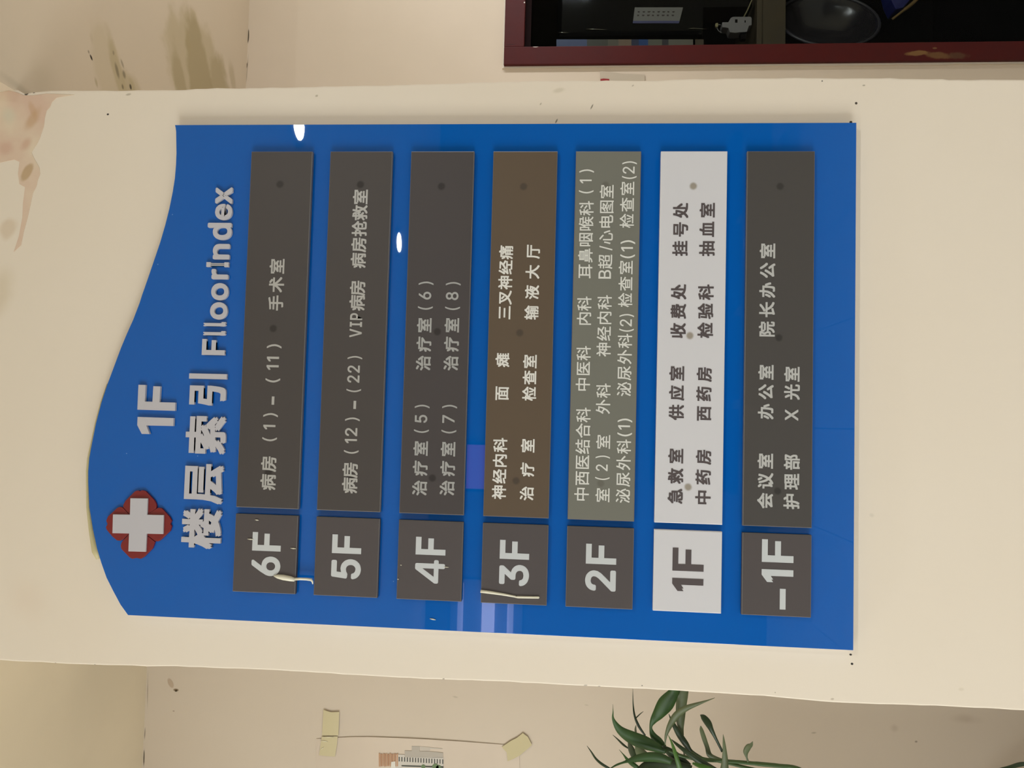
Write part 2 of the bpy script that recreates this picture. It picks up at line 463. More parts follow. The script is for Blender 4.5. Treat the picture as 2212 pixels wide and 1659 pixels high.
g = G(); g.box(xo + FW, XI - FW, yf + .034, yf + .038, ZSILL + FH, zh - FH); g.link('window_pane', gl, win)
# caulk line round the frame
ck = Mat('pale_caulk', (224, 214, 196), rough=0.6)
rag = [(xo - .0035 - random.uniform(0, .002), z) for z in [ZSILL + i * (zh - ZSILL) / 60 for i in range(61)]]
g = G(); g.prism([(xo + .001, ZSILL)] + rag + [(xo - .004, zh + .004), (xo + .9, zh + .004), (xo + .9, zh - .0005), (xo + .001, zh - .0005)], YR - .003, YR + .02)
g.link('trim_2', ck, kind='structure')
# ------------------------------------------------------------------ lettering
# outlines of the latin letters and figures, thousandths of an em
GLY = {'0':[[(227,-7),(191,-3),(158,7),(130,24),(105,48),(85,77),(69,113),(57,155),(50,202),(48,254),(50,306),(57,353),(69,395),(85,431),(106,461),(130,484),(159,502),(191,512),(227,516),(262,512),(295,502),(323,484),(348,461),(368,431),(384,395),(396,353),(403,306),(405,254),(403,202),(396,155),(384,113),(368,77),(348,48),(323,24),(295,7),(263,-3)],[(227,50),(250,52),(271,60),(290,74),(306,92),(320,116),(330,144),(338,176),(342,213),(344,254),(342,295),(338,332),(330,365),(320,393),(306,416),(290,435),(271,449),(250,457),(227,460),(203,457),(182,449),(163,435),(147,416),(134,393),(123,365),(115,332),(111,295),(109,254),(111,213),(115,176),(123,144),(134,116),(147,92),(163,74),(182,60),(203,52)]],'1':[[(250,0),(190,0),(190,425),(95,352),(95,412),(205,509),(250,509)]],'2':[[(64,0),(64,47),(234,229),(282,282),(311,327),(320,371),(319,389),(315,405),(308,419),(298,431),(287,441),(273,449),(224,460),(205,458),(188,454),(172,447),(159,438),(148,427),(139,413),(132,398),(128,381),(127,362),(66,362),(68,391),(75,418),(86,442),(102,464),(121,482),(143,496),(168,507),(196,513),(225,516),(254,513),(281,507),(306,497),(328,482),(346,465),(361,445),(372,423),(379,398),(381,372),(371,318),(336,259),(267,180),(153,60),(153,57),(389,57),(389,0)]],'3':[[(218,-7),(188,-5),(159,1),(133,10),(108,22),(88,38),(70,57),(57,79),(48,104),(44,132),(109,132),(112,115),(118,100),(126,87),(137,76),(150,66),(165,59),(219,50),(275,61),(291,69),(304,80),(315,93),(323,108),(328,125),(329,145),(328,163),(323,180),(316,196),(306,211),(292,223),(275,234),(254,241),(229,246),(201,248),(157,248),(157,299),(288,448),(288,452),(70,452),(70,509),(372,509),(372,461),(211,278),(211,289),(247,290),(279,286),(308,276),(333,262),(354,244),(371,222),(383,198),(391,173),(393,145),(390,116),(383,90),(370,66),(354,45),(333,27),(309,12),(281,2),(251,-5)]],'4':[[(300,0),(300,120),(0,120),(0,160),(270,509),(352,509),(352,160),(425,160),(425,120),(352,120),(352,0)],[(62,160),(300,160),(300,468)]],'5':[[(221,-7),(192,-5),(165,1),(140,11),(118,25),(99,41),(83,60),(71,82),(63,105),(60,130),(122,130),(125,115),(130,102),(138,89),(173,60),(221,50),(241,51),(259,56),(276,64),(291,75),(304,89),(314,104),(322,122),(326,141),(328,162),(326,183),(321,203),(314,221),(303,237),(290,251),(275,262),(257,270),(238,275),(218,277),(167,268),(128,246),(67,253),(96,509),(366,509),(366,452),(151,452),(134,301),(136,301),(178,325),(229,334),(252,332),(274,328),(294,321),(313,311),(330,299),(345,285),(358,269),(370,251),(379,231),(386,210),(390,187),(391,163),(388,132),(381,102),(369,76),(352,52),(332,32),(309,15),(282,3),(253,-4)]],'6':[[(226,-7),(196,-4),(168,3),(142,15),(119,31),(100,51),(84,74),(73,101),(66,130),(64,162),(65,187),(71,212),(80,239),(137,340),(252,509),(322,509),(151,261),(145,261),(165,288),(196,307),(235,314),(265,312),(291,305),(316,295),(337,280),(355,262),(370,240),(380,215),(387,187),(389,157),(387,127),(379,98),(368,73),(352,50),(333,30),(310,14),(284,3),(257,-4)],[(226,48),(245,50),(263,55),(279,63),(293,73),(304,86),(314,101),(322,119),(326,137),(327,157),(326,178),(322,196),(314,213),(304,228),(293,241),(279,251),(263,259),(245,264),(226,265),(207,264),(190,259),(174,252),(160,241),(148,229),(138,214),(131,197),(126,179),(125,158),(126,138),(131,119),(138,102),(148,86),(160,73),(174,63),(190,55),(207,50)]],'7':[[(97,0),(323,448),(323,452),(62,452),(62,509),(391,509),(391,449),(165,0)]],'8':[[(226,-7),(193,-5),(163,1),(136,11),(111,25),(91,42),(74,62),(62,84),(54,109),(52,135),(53,156),(58,176),(65,195),(75,212),(87,228),(101,241),(117,252),(134,260),(153,265),(153,267),(129,276),(109,289),(93,308),(80,330),(73,354),(70,380),(73,405),(79,429),(90,450),(106,469),(124,485),(146,498),(170,508),(197,514),(226,516),(255,514),(282,508),(306,498),(328,485),(346,469),(361,450),(373,429),(379,405),(382,380),(379,354),(372,330),(359,308),(343,289),(323,276),(300,267),(300,265),(319,260),(335,252),(351,241),(365,228),(377,212),(387,195),(395,176),(399,156),(401,135),(398,109),(391,84),(378,62),(362,42),(341,25),(317,11),(289,1),(259,-5)],[(226,49),(248,50),(267,54),(285,60),(300,69),(313,79),(323,91),(331,106),(335,121),(337,139),(335,157),(330,173),(322,189),(312,202),(298,213),(283,223),(265,230),(247,234),(226,235),(206,234),(187,230),(169,223),(154,213),(140,202),(130,189),(122,173),(117,157),(115,139),(117,121),(121,106),(129,91),(139,79),(152,69),(167,60),(185,54),(205,50)],[(226,290),(274,300),(287,308),(298,318),(307,330),(314,344),(318,359),(319,376),(318,392),(314,407),(308,420),(299,432),(288,442),(275,449),(226,460),(177,449),(164,442),(153,432),(145,420),(138,407),(134,392),(133,376),(134,359),(138,344),(145,330),(154,318),(165,308),(178,300)]],'9':[[(226,516),(256,513),(285,506),(310,494),(333,478),(352,458),(368,434),(380,408),(387,378),(389,347),(387,322),(382,296),(373,270),(315,168),(200,0),(130,0),(301,248),(307,248),(287,221),(257,202),(218,195),(188,197),(161,203),(137,214),(116,229),(98,247),(83,269),(72,294),(66,321),(64,352),(66,382),(73,411),(85,436),(101,459),(120,479),(143,494),(168,506),(196,513)],[(226,460),(207,459),(190,454),(174,446),(160,435),(148,423),(138,407),(131,390),(127,372),(125,352),(127,331),(131,313),(138,295),(148,280),(160,268),(174,257),(190,250),(207,245),(226,243),(245,245),(263,249),(279,257),(293,267),(305,280),(314,295),(322,312),(326,330),(327,350),(326,371),(322,390),(314,407),(305,422),(293,435),(279,446),(263,454),(245,459)]],'(':[[(89,207),(101,324),(132,441),(177,539),(236,539),(191,428),(161,313),(151,207),(160,115),(188,16),(236,-96),(177,-96),(150,-46),(128,4),(111,55),(99,106),(92,156)]],')':[[(37,-96),(86,18),(113,116),(122,207),(112,313),(82,428),(37,539),(97,539),(142,441),(173,323),(184,207),(182,156),(174,104),(161,53),(144,3),(123,-47),(97,-96)]],'F':[[(60,0),(60,509),(369,509),(369,452),(125,452),(125,278),(346,278),(346,221),(125,221),(125,0)]],'l':[[(139,-2),(112,0),(91,8),(74,20),(62,37),(55,59),(53,84),(53,509),(114,509),(114,99),(120,62),(126,57),(135,53),(146,52),(160,53),(170,54),(181,3),(162,-1)]],'o':[[(207,-8),(174,-5),(144,3),(117,16),(93,35),(72,58),(56,85),(44,116),(37,150),(34,187),(37,225),(44,260),(56,291),(72,318),(93,341),(117,360),(144,374),(174,382),(207,384),(241,382),(271,374),(299,360),(323,341),(343,318),(359,291),(371,260),(379,225),(381,187),(379,150),(371,116),(359,85),(343,58),(323,35),(299,16),(271,3),(241,-5)],[(207,46),(231,49),(252,55),(270,66),(285,80),(298,97),(307,117),(314,139),(318,163),(319,187),(318,212),(314,236),(307,258),(298,278),(285,296),(270,310),(252,321),(231,328),(207,330),(184,328),(163,321),(145,310),(130,296),(118,278),(108,258),(102,236),(98,212),(96,187),(98,163),(102,139),(108,117),(118,97),(130,80),(145,66),(163,55),(184,49)]],'r':[[(53,0),(53,379),(112,379),(112,321),(115,321),(124,339),(137,354),(152,367),(171,377),(191,383),(213,385),(229,384),(243,384),(243,322),(230,324),(207,326),(190,324),(174,321),(159,315),(146,306),(135,296),(126,284),(119,269),(115,254),(114,237),(114,0)]],'I':[[(31,0),(31,57),(118,57),(118,452),(31,452),(31,509),(269,509),(269,452),(183,452),(183,57),(269,57),(269,0)]],'n':[[(114,227),(114,0),(53,0),(53,379),(112,379),(112,287),(102,287),(116,319),(132,344),(152,362),(175,374),(200,382),(227,384),(252,383),(275,377),(295,369),(313,356),(328,340),(341,321),(350,298),(355,271),(357,240),(357,0),(296,0),(296,235),(293,263),(286,286),(273,304),(256,318),(235,326),(210,329),(192,328),(176,324),(161,317),(147,308),(136,297),(126,283),(119,266),(115,248)]],'d':[[(195,-8),(165,-6),(137,3),(111,16),(89,34),(70,57),(55,84),(43,116),(36,151),(34,189),(36,227),(43,261),(55,293),(70,320),(89,342),(112,361),(137,374),(165,382),(196,384),(218,383),(237,379),(253,373),(287,346),(306,319),(311,319),(311,509),(372,509),(372,0),(313,0),(313,59),(307,59),(287,31),(252,4),(236,-3),(217,-7)],[(205,47),(226,49),(246,55),(263,65),(278,78),(290,95),(299,115),(306,138),(310,162),(312,189),(310,216),(306,241),(300,263),(290,282),(278,299),(263,312),(246,322),(227,328),(205,330),(182,328),(162,322),(145,311),(130,298),(118,281),(108,261),(102,239),(98,215),(96,189),(98,163),(102,139),(109,117),(118,97),(130,80),(145,66),(162,55),(182,49)]],'e':[[(212,-8),(177,-5),(145,3),(117,16),(92,35),(72,58),(56,85),(44,116),(37,150),(34,187),(36,224),(44,258),(55,290),(71,317),(91,340),(115,359),(142,373),(172,382),(205,384),(266,374),(285,366),(303,355),(319,341),(334,324),(347,305),(357,282),(365,256),(370,227),(371,194),(371,169),(75,169),(75,221),(338,221),(310,202),(308,226),(304,248),(298,269),(288,286),(277,301),(263,314),(246,323),(227,328),(205,330),(183,328),(164,323),(146,313),(131,301),(119,286),(109,270),(102,251),(97,231),(96,211),(96,178),(98,151),(102,127),(110,106),(121,88),(135,73),(151,61),(169,53),(190,48),(212,46),(254,53),(285,73),(306,105),(365,91),(358,72),(348,55),(335,39),(320,26),(302,14),(283,4),(261,-3),(237,-7)]],'x':[[(21,0),(171,218),(171,171),(29,379),(100,379),(147,306),(179,253),(207,206),(175,206),(202,253),(233,306),(282,379),(352,379),(209,169),(209,214),(358,0),(287,0),(231,85),(200,136),(173,182),(205,182),(178,136),(148,85),(91,0)]],'V':[[(204,0),(16,509),(84,509),(192,206),(215,137),(248,31),(235,31),(267,138),(290,206),(395,509),(463,509),(278,0)]],'P':[[(60,0),(60,509),(235,509),(272,506),(305,499),(332,487),(356,471),(375,452),(390,430),(400,404),(407,377),(409,348),(407,318),(400,291),(390,265),(375,243),(356,223),(332,207),(305,195),(272,188),(235,186),(109,186),(109,242),(233,242),(257,244),(279,248),(297,256),(312,266),(324,279),(333,294),(339,310),(343,328),(344,348),(343,367),(339,385),(333,402),(324,416),(312,428),(297,439),(279,446),(257,451),(232,452),(125,452),(125,0)]],'B':[[(60,0),(60,509),(241,509),(274,507),(304,501),(329,491),(350,477),(367,461),(381,442),(390,421),(396,398),(398,374),(397,353),(393,336),(387,320),(356,286),(315,267),(315,262),(331,260),(347,254),(363,245),(378,234),(391,220),(402,203),(411,184),(416,161),(418,136),(416,111),(410,88),(400,67),(386,48),(368,31),(344,18),(317,8),(284,2),(247,0)],[(125,57),(245,57),(281,60),(309,67),(330,80),(344,96),(353,115),(355,137),(354,153),(350,169),(342,184),(333,197),(320,209),(306,218),(289,225),(269,229),(248,231),(125,231)],[(125,285),(238,285),(288,296),(302,304),(314,314),(323,326),(330,340),(335,355),(336,372),(333,393),(326,412),(313,429),(294,442),(270,449),(240,452),(125,452)]],'X':[[(18,0),(217,284),(217,236),(29,509),(104,509),(178,400),(204,361),(223,329),(243,292),(232,292),(252,329),(272,361),(298,400),(374,509),(446,509),(259,239),(259,287),(456,0),(382,0),(292,129),(268,165),(250,195),(230,231),(244,231),(225,196),(206,166),(182,129),(91,0)]],'/':[[(235,533),(71,-76),(14,-76),(178,533)]]}
def glyph_mesh(ch):
    if ch in _GC: return _GC[ch]
    if ch in GLY:
        c = bpy.data.curves.new('tmp', 'CURVE'); c.dimensions = '2D'; c.fill_mode = 'BOTH'
        for loop in GLY[ch]:
            sp = c.splines.new('POLY'); sp.points.add(len(loop) - 1); sp.use_cyclic_u = True
            for p, (x, y) in zip(sp.points, loop): p.co = (x / 1000, y / 1000, 0, 1)
    else:
        c = bpy.data.curves.new('tmp', 'FONT'); c.body = ch; c.size = 1; c.resolution_u = 3
    o = bpy.data.objects.new('tmp', c); COL.objects.link(o)
    bpy.context.view_layer.update()
    me = bpy.data.meshes.new_from_object(o.evaluated_get(bpy.context.evaluated_depsgraph_get()))
    bm = bmesh.new(); bm.from_mesh(me); bmesh.ops.remove_doubles(bm, verts=bm.verts, dist=1e-5)
    vs = [(v.co.x, v.co.y) for v in bm.verts]
    bm.verts.index_update()
    fs = [tuple(v.index for v in f.verts) for f in bm.faces]
    be = [tuple(v.index for v in e.verts) for e in bm.edges if len(e.link_faces) == 1]
    bm.free(); bpy.data.meshes.remove(me); bpy.data.objects.remove(o)
    xs = [v[0] for v in vs]; ys = [v[1] for v in vs]
    _GC[ch] = (vs, fs, be, min(xs), max(xs), min(ys), max(ys))
    return _GC[ch]
_GC = {}
def put_glyph(g, ch, sx, sz, tx, tz, y, d, thick=0.0, n8=False):
    """adds one character; d = stroke widening in metres (made of shifted copies one hair apart)"""
    vs, fs, be = glyph_mesh(ch)[:3]
    offs = [(0, 0)]
    if d > 0:
        if ch in '1FIl': n8 = False
        offs += [(d, d), (-d, d), (d, -d), (-d, -d)] if not n8 else \
                [(d * math.cos(a), d * math.sin(a)) for a in [k * math.pi / 6 for k in range(12)]]
    for k, (ox, oz) in enumerate(offs):
        yy = y + k * 1.5e-5
        v = [(x * sx + tx + ox, yy, z * sz + tz + oz) for x, z in vs]
        g.add(v, fs)
        if thick:
            n = len(vs)
            g.add(v + [(a, y + thick, c) for a, _, c in v], [(i, j, j + n, i + n) for i, j in be])
def word_box(g, text, x0, x1, z0, z1, y, d, thick=0.0, n8=True):
    """latin text fitted to a box"""
    adv = []; cx_ = 0
    for ch in text:
        if ch == ' ': cx_ += .2; continue
        m = glyph_mesh(ch)
        sb = 0.075 if ch not in '()' else .04
        adv.append((ch, cx_ + sb - m[3])); cx_ += m[4] - m[3] + 2 * sb
    xa = min(p + glyph_mesh(c)[3] for c, p in adv); xb = max(p + glyph_mesh(c)[4] for c, p in adv)
    za = min(glyph_mesh(c)[5] for c, _ in adv); zb = max(glyph_mesh(c)[6] for c, _ in adv)
    sx = (x1 - x0 - 2 * d) / (xb - xa); sz = (z1 - z0 - 2 * d) / (zb - za)
    for c, p in adv:
        put_glyph(g, c, sx, sz, x0 + d + (p - xa) * sx, z0 + d - za * sz, y, d * (0.35 if c in '()' else 1), thick, n8)
def word_cjk(g, text, x0, x1, zc, h, y, d):
    ms = [glyph_mesh(c) for c in text]
    za = min(m[5] for m in ms); zb = max(m[6] for m in ms)
    s = (h - 2 * d) / max(zb - za, 0.88)
    n = len(text)
    if n == 1: p = 0
    else: p = ((x1 - x0 - 2 * d) / s - (ms[-1][4] - ms[0][3])) / (n - 1)
    bx = x0 + d - ms[0][3] * s
    if n == 1: bx = (x0 + x1) / 2 - (ms[0][3] + ms[0][4]) / 2 * s
    for i, c in enumerate(text):
        put_glyph(g, c, s, s, bx + i * p * s, zc - (za + zb) / 2 * s, y, d)

# ------------------------------------------------------------------ the floor directory sign
YB, YP = -0.014, -0.022          # board face, plate face
blue = Mat('glossy_blue_acrylic', (4, 90, 176), rough=0.012, spec=0.42)
bback = Mat('white_foam_backing', (214, 216, 222), rough=0.5)
SO = (PY(1115, 830, 0).x, 0.0, PY(1000, 830, 0).z)
sign = empty('floor_directory_sign', SO, 'large blue hospital floor directory with curved top edge mounted on the cream pillar', 'sign')
curve = [(377.8, 269.5), (379, 275), (380.2, 284), (380.6, 307), (381, 331), (379.9, 356), (377.6, 385), (373, 414), (365.8, 450), (356.8, 486), (346, 523), (331.5, 566), (318.5, 604), (306.5, 638),
         (301.5, 654), (287.8, 690), (273.9, 721), (261, 752), (247.2, 789), (232.7, 828), (219, 869), (207.2, 914), (199, 955), (192.8, 989), (190.4, 1018), (190.4, 1040), (192.8, 1096), (200.8, 1144),
         (209.4, 1185), (219, 1217), (230, 1248), (244.5, 1277), (260, 1306), (276.3, 1330.3)]
bp = poly_px(curve, YB)
xr, xl, zb_ = PY(1850, 265, YB).x, PY(1845, 1405, YB).x, PY(1850, 265, YB).z
bp[0] = (xr, bp[0][1]); bp[-1] = (xl, bp[-1][1])
bp = bp + [(xl, zb_), (xr, zb_)]
for (p1, p2, wd, c, st, so) in [((796 / 2.3, 463), (373, 465), 1.6, (150, 180, 210), .8, .5)]: pass
FB = onY(YB); sov = Vector(SO)
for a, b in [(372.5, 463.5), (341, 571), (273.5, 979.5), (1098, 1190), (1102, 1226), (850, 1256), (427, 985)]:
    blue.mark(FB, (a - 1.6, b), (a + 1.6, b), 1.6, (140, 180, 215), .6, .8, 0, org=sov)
g = G(); g.prism(bp, YB, -0.0105); g.link('blue_face', blue, sign, org=SO, bevel=.0004)
g = G(); g.prism(bp, -0.0105, -0.0008); g.link('backing_board', bback, sign, label='pale backing board behind the blue face')
# squeezed-out sealant showing past the curved edge
seal = Mat('dried_sealant', (196, 186, 140), rough=0.5)
sp = [(232, 829), (218, 869), (206, 914), (197.5, 955), (191, 989), (188.6, 1018), (188.5, 1040), (190, 1096), (197, 1144), (203, 1168), (208, 1190), (213, 1207)]
rs = [.0006, .0007, .0007, .0008, .0014, .0016, .0016, .0020, .0030, .0045, .0055, .0030]
rs = [r for r in rs]
g = G(); g.tube([PY(x, y, -0.003) for x, y in sp], rs, 7); g.link('sealant_bead', seal, sign, smooth=True, label='dried sealant squeezed out at the curved edge')

# plates on a regular grid
ZT = [0.4429, 0.3328, 0.2221, 0.1114, 0.0020, -0.1088, -0.2193]
HP = 0.0852
XA, XB_, XC, XD = 0.3559, -0.1257, -0.1345, -0.2370
GREY = (73, 68, 65)
specs = [('6F', GREY), ('5F', GREY), ('4F', (71, 66, 65)), ('3F', (93, 79, 63)), ('2F', (114, 114, 104)), ('1F', (206, 205, 207)), ('-1F', (73, 70, 67))]
dots = [[(604.8, 398), (590.3, 709.5), (579.5, 1021)], [(778.6, 398.7), (756.7, 1029)], [(953.7, 402.5), (944.6, 716.5), (934, 1032.5)],
        [(1131, 403), (1122.8, 719), (1114.8, 1038.6)], [(1308, 400), (1297.6, 1044)], [(1497.7, 402), (1490.3, 725), (1486.4, 1052)],
        [(1685.2, 402.6), (1682.6, 729.5), (1679.6, 1060.7)]]
dcol = [(46, 42, 38), (38, 34, 30), (44, 40, 37), (70, 60, 50), (100, 98, 88), (140, 130, 112), (50, 48, 45)]
edge_m = Mat('polished_plate_edge', (108, 105, 102), rough=0.3)
edge_w = Mat('polished_white_edge', (226, 224, 222), rough=0.3)
FP = onY(YP)
long_names = ['sixth', 'fifth', 'fourth', 'third', 'second', 'first', 'basement']
tone = ['dark grey', 'dark grey', 'dark grey', 'brown', 'greyish green', 'white', 'dark grey']
plates = []
for i, (nm, c) in enumerate(specs):
    z1 = CAM.z + ZT[i]; z0 = z1 - HP
    for k, (xa, xb) in enumerate(((XB_, XA), (XD, XC))):
        cc = c if k == 0 or i == 5 else (80, 74, 73)
        m = Mat(nm.replace('-', 'minus_').lower() + ('_list_acrylic' if k == 0 else '_number_acrylic'), cc, rough=0.5, spec=0.3)
        org = Vector(((xa + xb) / 2, YP, (z0 + z1) / 2))
        if k == 0:
            for x, y in dots[i]:
                m.mark(FP, (x - 10.5, y), (x + 10.5, y), 10.5, dcol[i], .85, .55, 0.06, org=org, nscale=300)
        e = .0008
        g = G()
        # face, bevelled rim and sides
        v = [(xa + e, YP, z0 + e), (xb - e, YP, z0 + e), (xb - e, YP, z1 - e), (xa + e, YP, z1 - e),
             (xa, YP + e, z0), (xb, YP + e, z0), (xb, YP + e, z1), (xa, YP + e, z1),
             (xa, YP + .0065, z0), (xb, YP + .0065, z0), (xb, YP + .0065, z1), (xa, YP + .0065, z1)]
        f = [(0, 1, 2, 3), (11, 10, 9, 8)]; fm_ = [0, 0]
        for q in range(4):
            r = (q + 1) % 4
            f += [(q + 4, r + 4, r, q), (q + 8, r + 8, r + 4, q + 4)]; fm_ += [1, 0 if k else 1]
        pl = link('room_list_plate' if k == 0 else 'floor_number_plate', v, f, None, sign, org=org,
                  label='%s %s plate of the %s floor' % (tone[i] if (k == 0 or i == 5) else 'dark grey', 'long room list' if k == 0 else 'square number', long_names[i]) if i < 6 else
                  'dark grey %s plate of the basement floor' % ('long room list' if k == 0 else 'square number'),
                  mats=[m, edge_w if i == 5 else edge_m], fmat=fm_)
        plates.append(pl)
YT = YP - 0.00035
def pw(i, k, txt, kind, xc, y0, y1, h, d=1.0, mat=None):
    """one printed word: xc = centre of the line, y0..y1 its ends (all measured on the plate face)"""
    a = PY(xc, y0, YP); b = PY(xc, y1, YP)
    xl_, xr_ = a.x, b.x
    ym = (y0 + y1) / 2
    zc = PY(xc, ym, YP).z
    hh = abs(PY(xc - h / 2, ym, YP).z - PY(xc + h / 2, ym, YP).z)
    g = G(); dd = 0.00042 * d
    if kind == 'c': word_cjk(g, txt, xl_, xr_, zc, hh, YT, dd)
    elif kind == 'b': word_box(g, txt, xl_, xr_, zc - hh / 2, zc + hh / 2, YT, dd)
    elif kind == 'd': g.box(xl_, xr_, YT, YT + .0003, zc - hh / 2, zc + hh / 2)
    g.link('lettering', mat, plates[2 * i + k])
l6 = Mat('grey_lettering', (176, 174, 168), rough=0.25, spec=0.3); l5 = l6; l4 = Mat('dull_grey_lettering', (166, 166, 162), rough=0.25, spec=0.3)
l3 = Mat('white_lettering', (222, 220, 212), rough=0.4); l2 = Mat('pale_grey_lettering', (216, 216, 208), rough=0.4)
l1 = Mat('dark_lettering', (86, 78, 78), rough=0.3); lb = Mat('basement_lettering', (186, 186, 182), rough=0.25, spec=0.3)
big = Mat('large_pale_lettering', (198, 202, 202), rough=0.2)
W6 = [('病房', 'c', 579.8, 1059, 985.7, 33.5), ('( 1 )', 'b', 583.6, 953.6, 891.8, 32.5), ('', 'd', 589.9, 874.3, 856.4, 5.6),
      ('( 11 )', 'b', 591, 826.7, 743, 32.5), ('手术室', 'c', 597.3, 671, 559.3, 33)]
W5 = [('病房', 'c', 755.9, 1066, 999.2, 33.5), ('( 12 )', 'b', 760.1, 980.6, 901.3, 32.5), ('', 'd', 766.5, 883.4, 865.8, 5.6), ('( 22 )', 'b', 765.5, 847.6, 768.6, 32.5),
      ('VIP', 'b', 768.9, 728.8, 676.4, 26.5), ('病房', 'c', 772, 671.4, 606.5, 33.5), ('病房抢救室', 'c', 776.3, 579.5, 409.7, 33)]
W4 = [('治疗室', 'c', 907.6, 1070.4, 952.9, 32.5), ('( 5 )', 'b', 911.2, 935.6, 873.8, 33), ('治疗室', 'c', 966.9, 1070.4, 954.4, 32.5), ('( 7 )', 'b', 970.5, 936.7, 874, 33),
      ('治疗室', 'c', 915.6, 800.5, 687, 32.5), ('( 6 )', 'b', 919.7, 669.6, 607.8, 33), ('治疗室', 'c', 975.2, 800.5, 687, 32.5), ('( 8 )', 'b', 978.4, 670.2, 608.8, 33)]
W3 = [('神经内科', 'c', 1079.3, 1078.4, 945.7, 30.5), ('治疗室', 'c', 1139, 1081, 948.2, 30.5), ('面', 'c', 1084.8, 863.3, 836, 29.5), ('瘫', 'c', 1085.4, 792.7, 763, 30.5),
      ('检查室', 'c', 1144, 865.8, 766.4, 30.5), ('三叉神经痛', 'c', 1091.4, 689.8, 530.2, 30.5), ('输液大厅', 'c', 1149.7, 690.5, 528.8, 30.5)]
W2 = [('中西医结合科', 'c', 1258.2, 1081.4, 880.3, 31.5), ('中医科', 'c', 1259.8, 844, 747.3, 31), ('内科', 'c', 1261.8, 701.7, 640.3, 31), ('耳鼻咽喉科', 'c', 1265.2, 601.4, 434.3, 31.5), ('( 1 )', 'b', 1266.8, 418.2, 365.8, 32),
      ('室', 'c', 1301.3, 1084.6, 1054.3, 30.5), ('( 2 )', 'b', 1301.6, 1037, 983.7, 31.5), ('室', 'c', 1302.7, 969.5, 939.2, 30.5), ('外科', 'c', 1303, 894, 828.2, 31), ('神经内科', 'c', 1305, 770.2, 637.5, 31),
      ('B', 'b', 1306.3, 602.1, 583.2, 27), ('超', 'c', 1307.6, 580.5, 550, 31), ('/', 'b', 1308.8, 541, 531, 28), ('心电图室', 'c', 1309.7, 527.5, 399.6, 31),
      ('泌尿外科', 'c', 1346.5, 1086.4, 949, 31), ('(1)', 'b', 1349.7, 942.9, 903.8, 32), ('泌尿外科', 'c', 1348.9, 856, 720.9, 31), ('(2)', 'b', 1353.6, 716.9, 678, 32),
      ('检查室', 'c', 1351.2, 663.5, 563.3, 31), ('(1)', 'b', 1356, 558.2, 518.7, 32), ('检查室', 'c', 1354.6, 492.4, 392.8, 31), ('(2)', 'b', 1359.7, 387, 348.3, 32)]
W1 = [('急救室', 'c', 1459.3, 1088.2, 969.3, 33.5), ('中药房', 'c', 1519, 1089.3, 971.8, 33.5), ('供应室', 'c', 1461.6, 907.8, 791.1, 33.5), ('西药房', 'c', 1520.5, 909.2, 793.5, 33),
      ('收费处', 'c', 1465.3, 730.4, 614, 33.5), ('检验科', 'c', 1524, 730.4, 614.6, 34), ('挂号处', 'c', 1469.7, 553.2, 438.4, 33.5), ('抽血室', 'c', 1527.4, 553.8, 438.4, 34)]
W0 = [('会议室', 'c', 1653, 1098.4, 979.6, 35), ('护理部', 'c', 1709.9, 1099.9, 981.5, 35), ('办公室', 'c', 1654.3, 905.6, 788.2, 34.5), ('X', 'b', 1709.9, 908.6, 884.3, 29),
      ('光室', 'c', 1710.6, 863.7, 792.3, 34.5), ('院长办公室', 'c', 1657.2, 727, 525.9, 35)]
for i, (W, m, d) in enumerate([(W6, l6, 1.15), (W5, l5, 1.15), (W4, l4, 1.15), (W3, l3, .95), (W2, l2, .5), (W1, l1, 1.25), (W0, lb, 1.25)]):
    for t in W: pw(i, 0, *t, d=d * (0.8 if t[1] == 'b' and '(' in t[0] else 1), mat=m)
for i, t in enumerate([('6F', 'b', 575.5, 1244, 1150, 62.5), ('5F', 'b', 748.6, 1250.7, 1155.2, 64), ('4F', 'b', 929.5, 1260.2, 1160.4, 64.5), ('3F', 'b', 1111.2, 1265.6, 1167, 64.5),
                       ('2F', 'b', 1297.5, 1276.7, 1175.4, 66.5), ('1F', 'b', 1486, 1277.4, 1184, 67.5), ('1F', 'b', 1679.6, 1258, 1165.7, 68.5)]):
    pw(i, 1, *t, d=3.9, mat=l1 if i == 5 else big)
pw(6, 1, '', 'd', 1690.6, 1316.6, 1271.8, 12.6, mat=big)

# raised title letters and the cross emblem
lt = Mat('raised_letter_white', (188, 186, 190), rough=0.3, spec=0.4)
YLT = YB - 0.004
def letter(ch, px0, px1, py0, py1, d, cjk=False):
    """px0/px1: top and bottom of the letter, py0/py1: its right and left ends"""
    xm, ym = (px0 + px1) / 2, (py0 + py1) / 2
    x0, x1 = PY(xm, py1, YLT).x, PY(xm, py0, YLT).x
    z0, z1 = PY(px1, ym, YLT).z, PY(px0, ym, YLT).z
    g = G()
    m = glyph_mesh(ch)
    sx = (x1 - x0 - 2 * d) / (m[4] - m[3]); sz = (z1 - z0 - 2 * d) / (m[6] - m[5])
    put_glyph(g, ch, sx, sz, x0 + d - m[3] * sx, z0 + d - m[5] * sz, YLT, d, .0039, n8=not cjk)
    g.link('raised_letter', lt, sign)
def poly_letter(pts):
    # boards-cut figure traced in millimetre-like units on the letter plane
    P = poly_px([(170 + x / 4.145, 620 + y / 4.145) for x, y in pts], YLT)
    g = G(); g.prism(P, YLT, YB); g.link('raised_letter', lt, sign)
poly_letter([(525, 1098), (535, 875), (599, 877), (592, 1025), (660, 1027), (668, 888), (731, 890), (723, 1031), (865, 1035), (862, 1109)])
poly_letter([(527, 1163), (849, 1174), (847, 1245), (605, 1240), (635, 1317), (564, 1315), (524, 1237)])
B3 = lambda x, y: (180 + x / 3.016, 800 + y / 3.016)
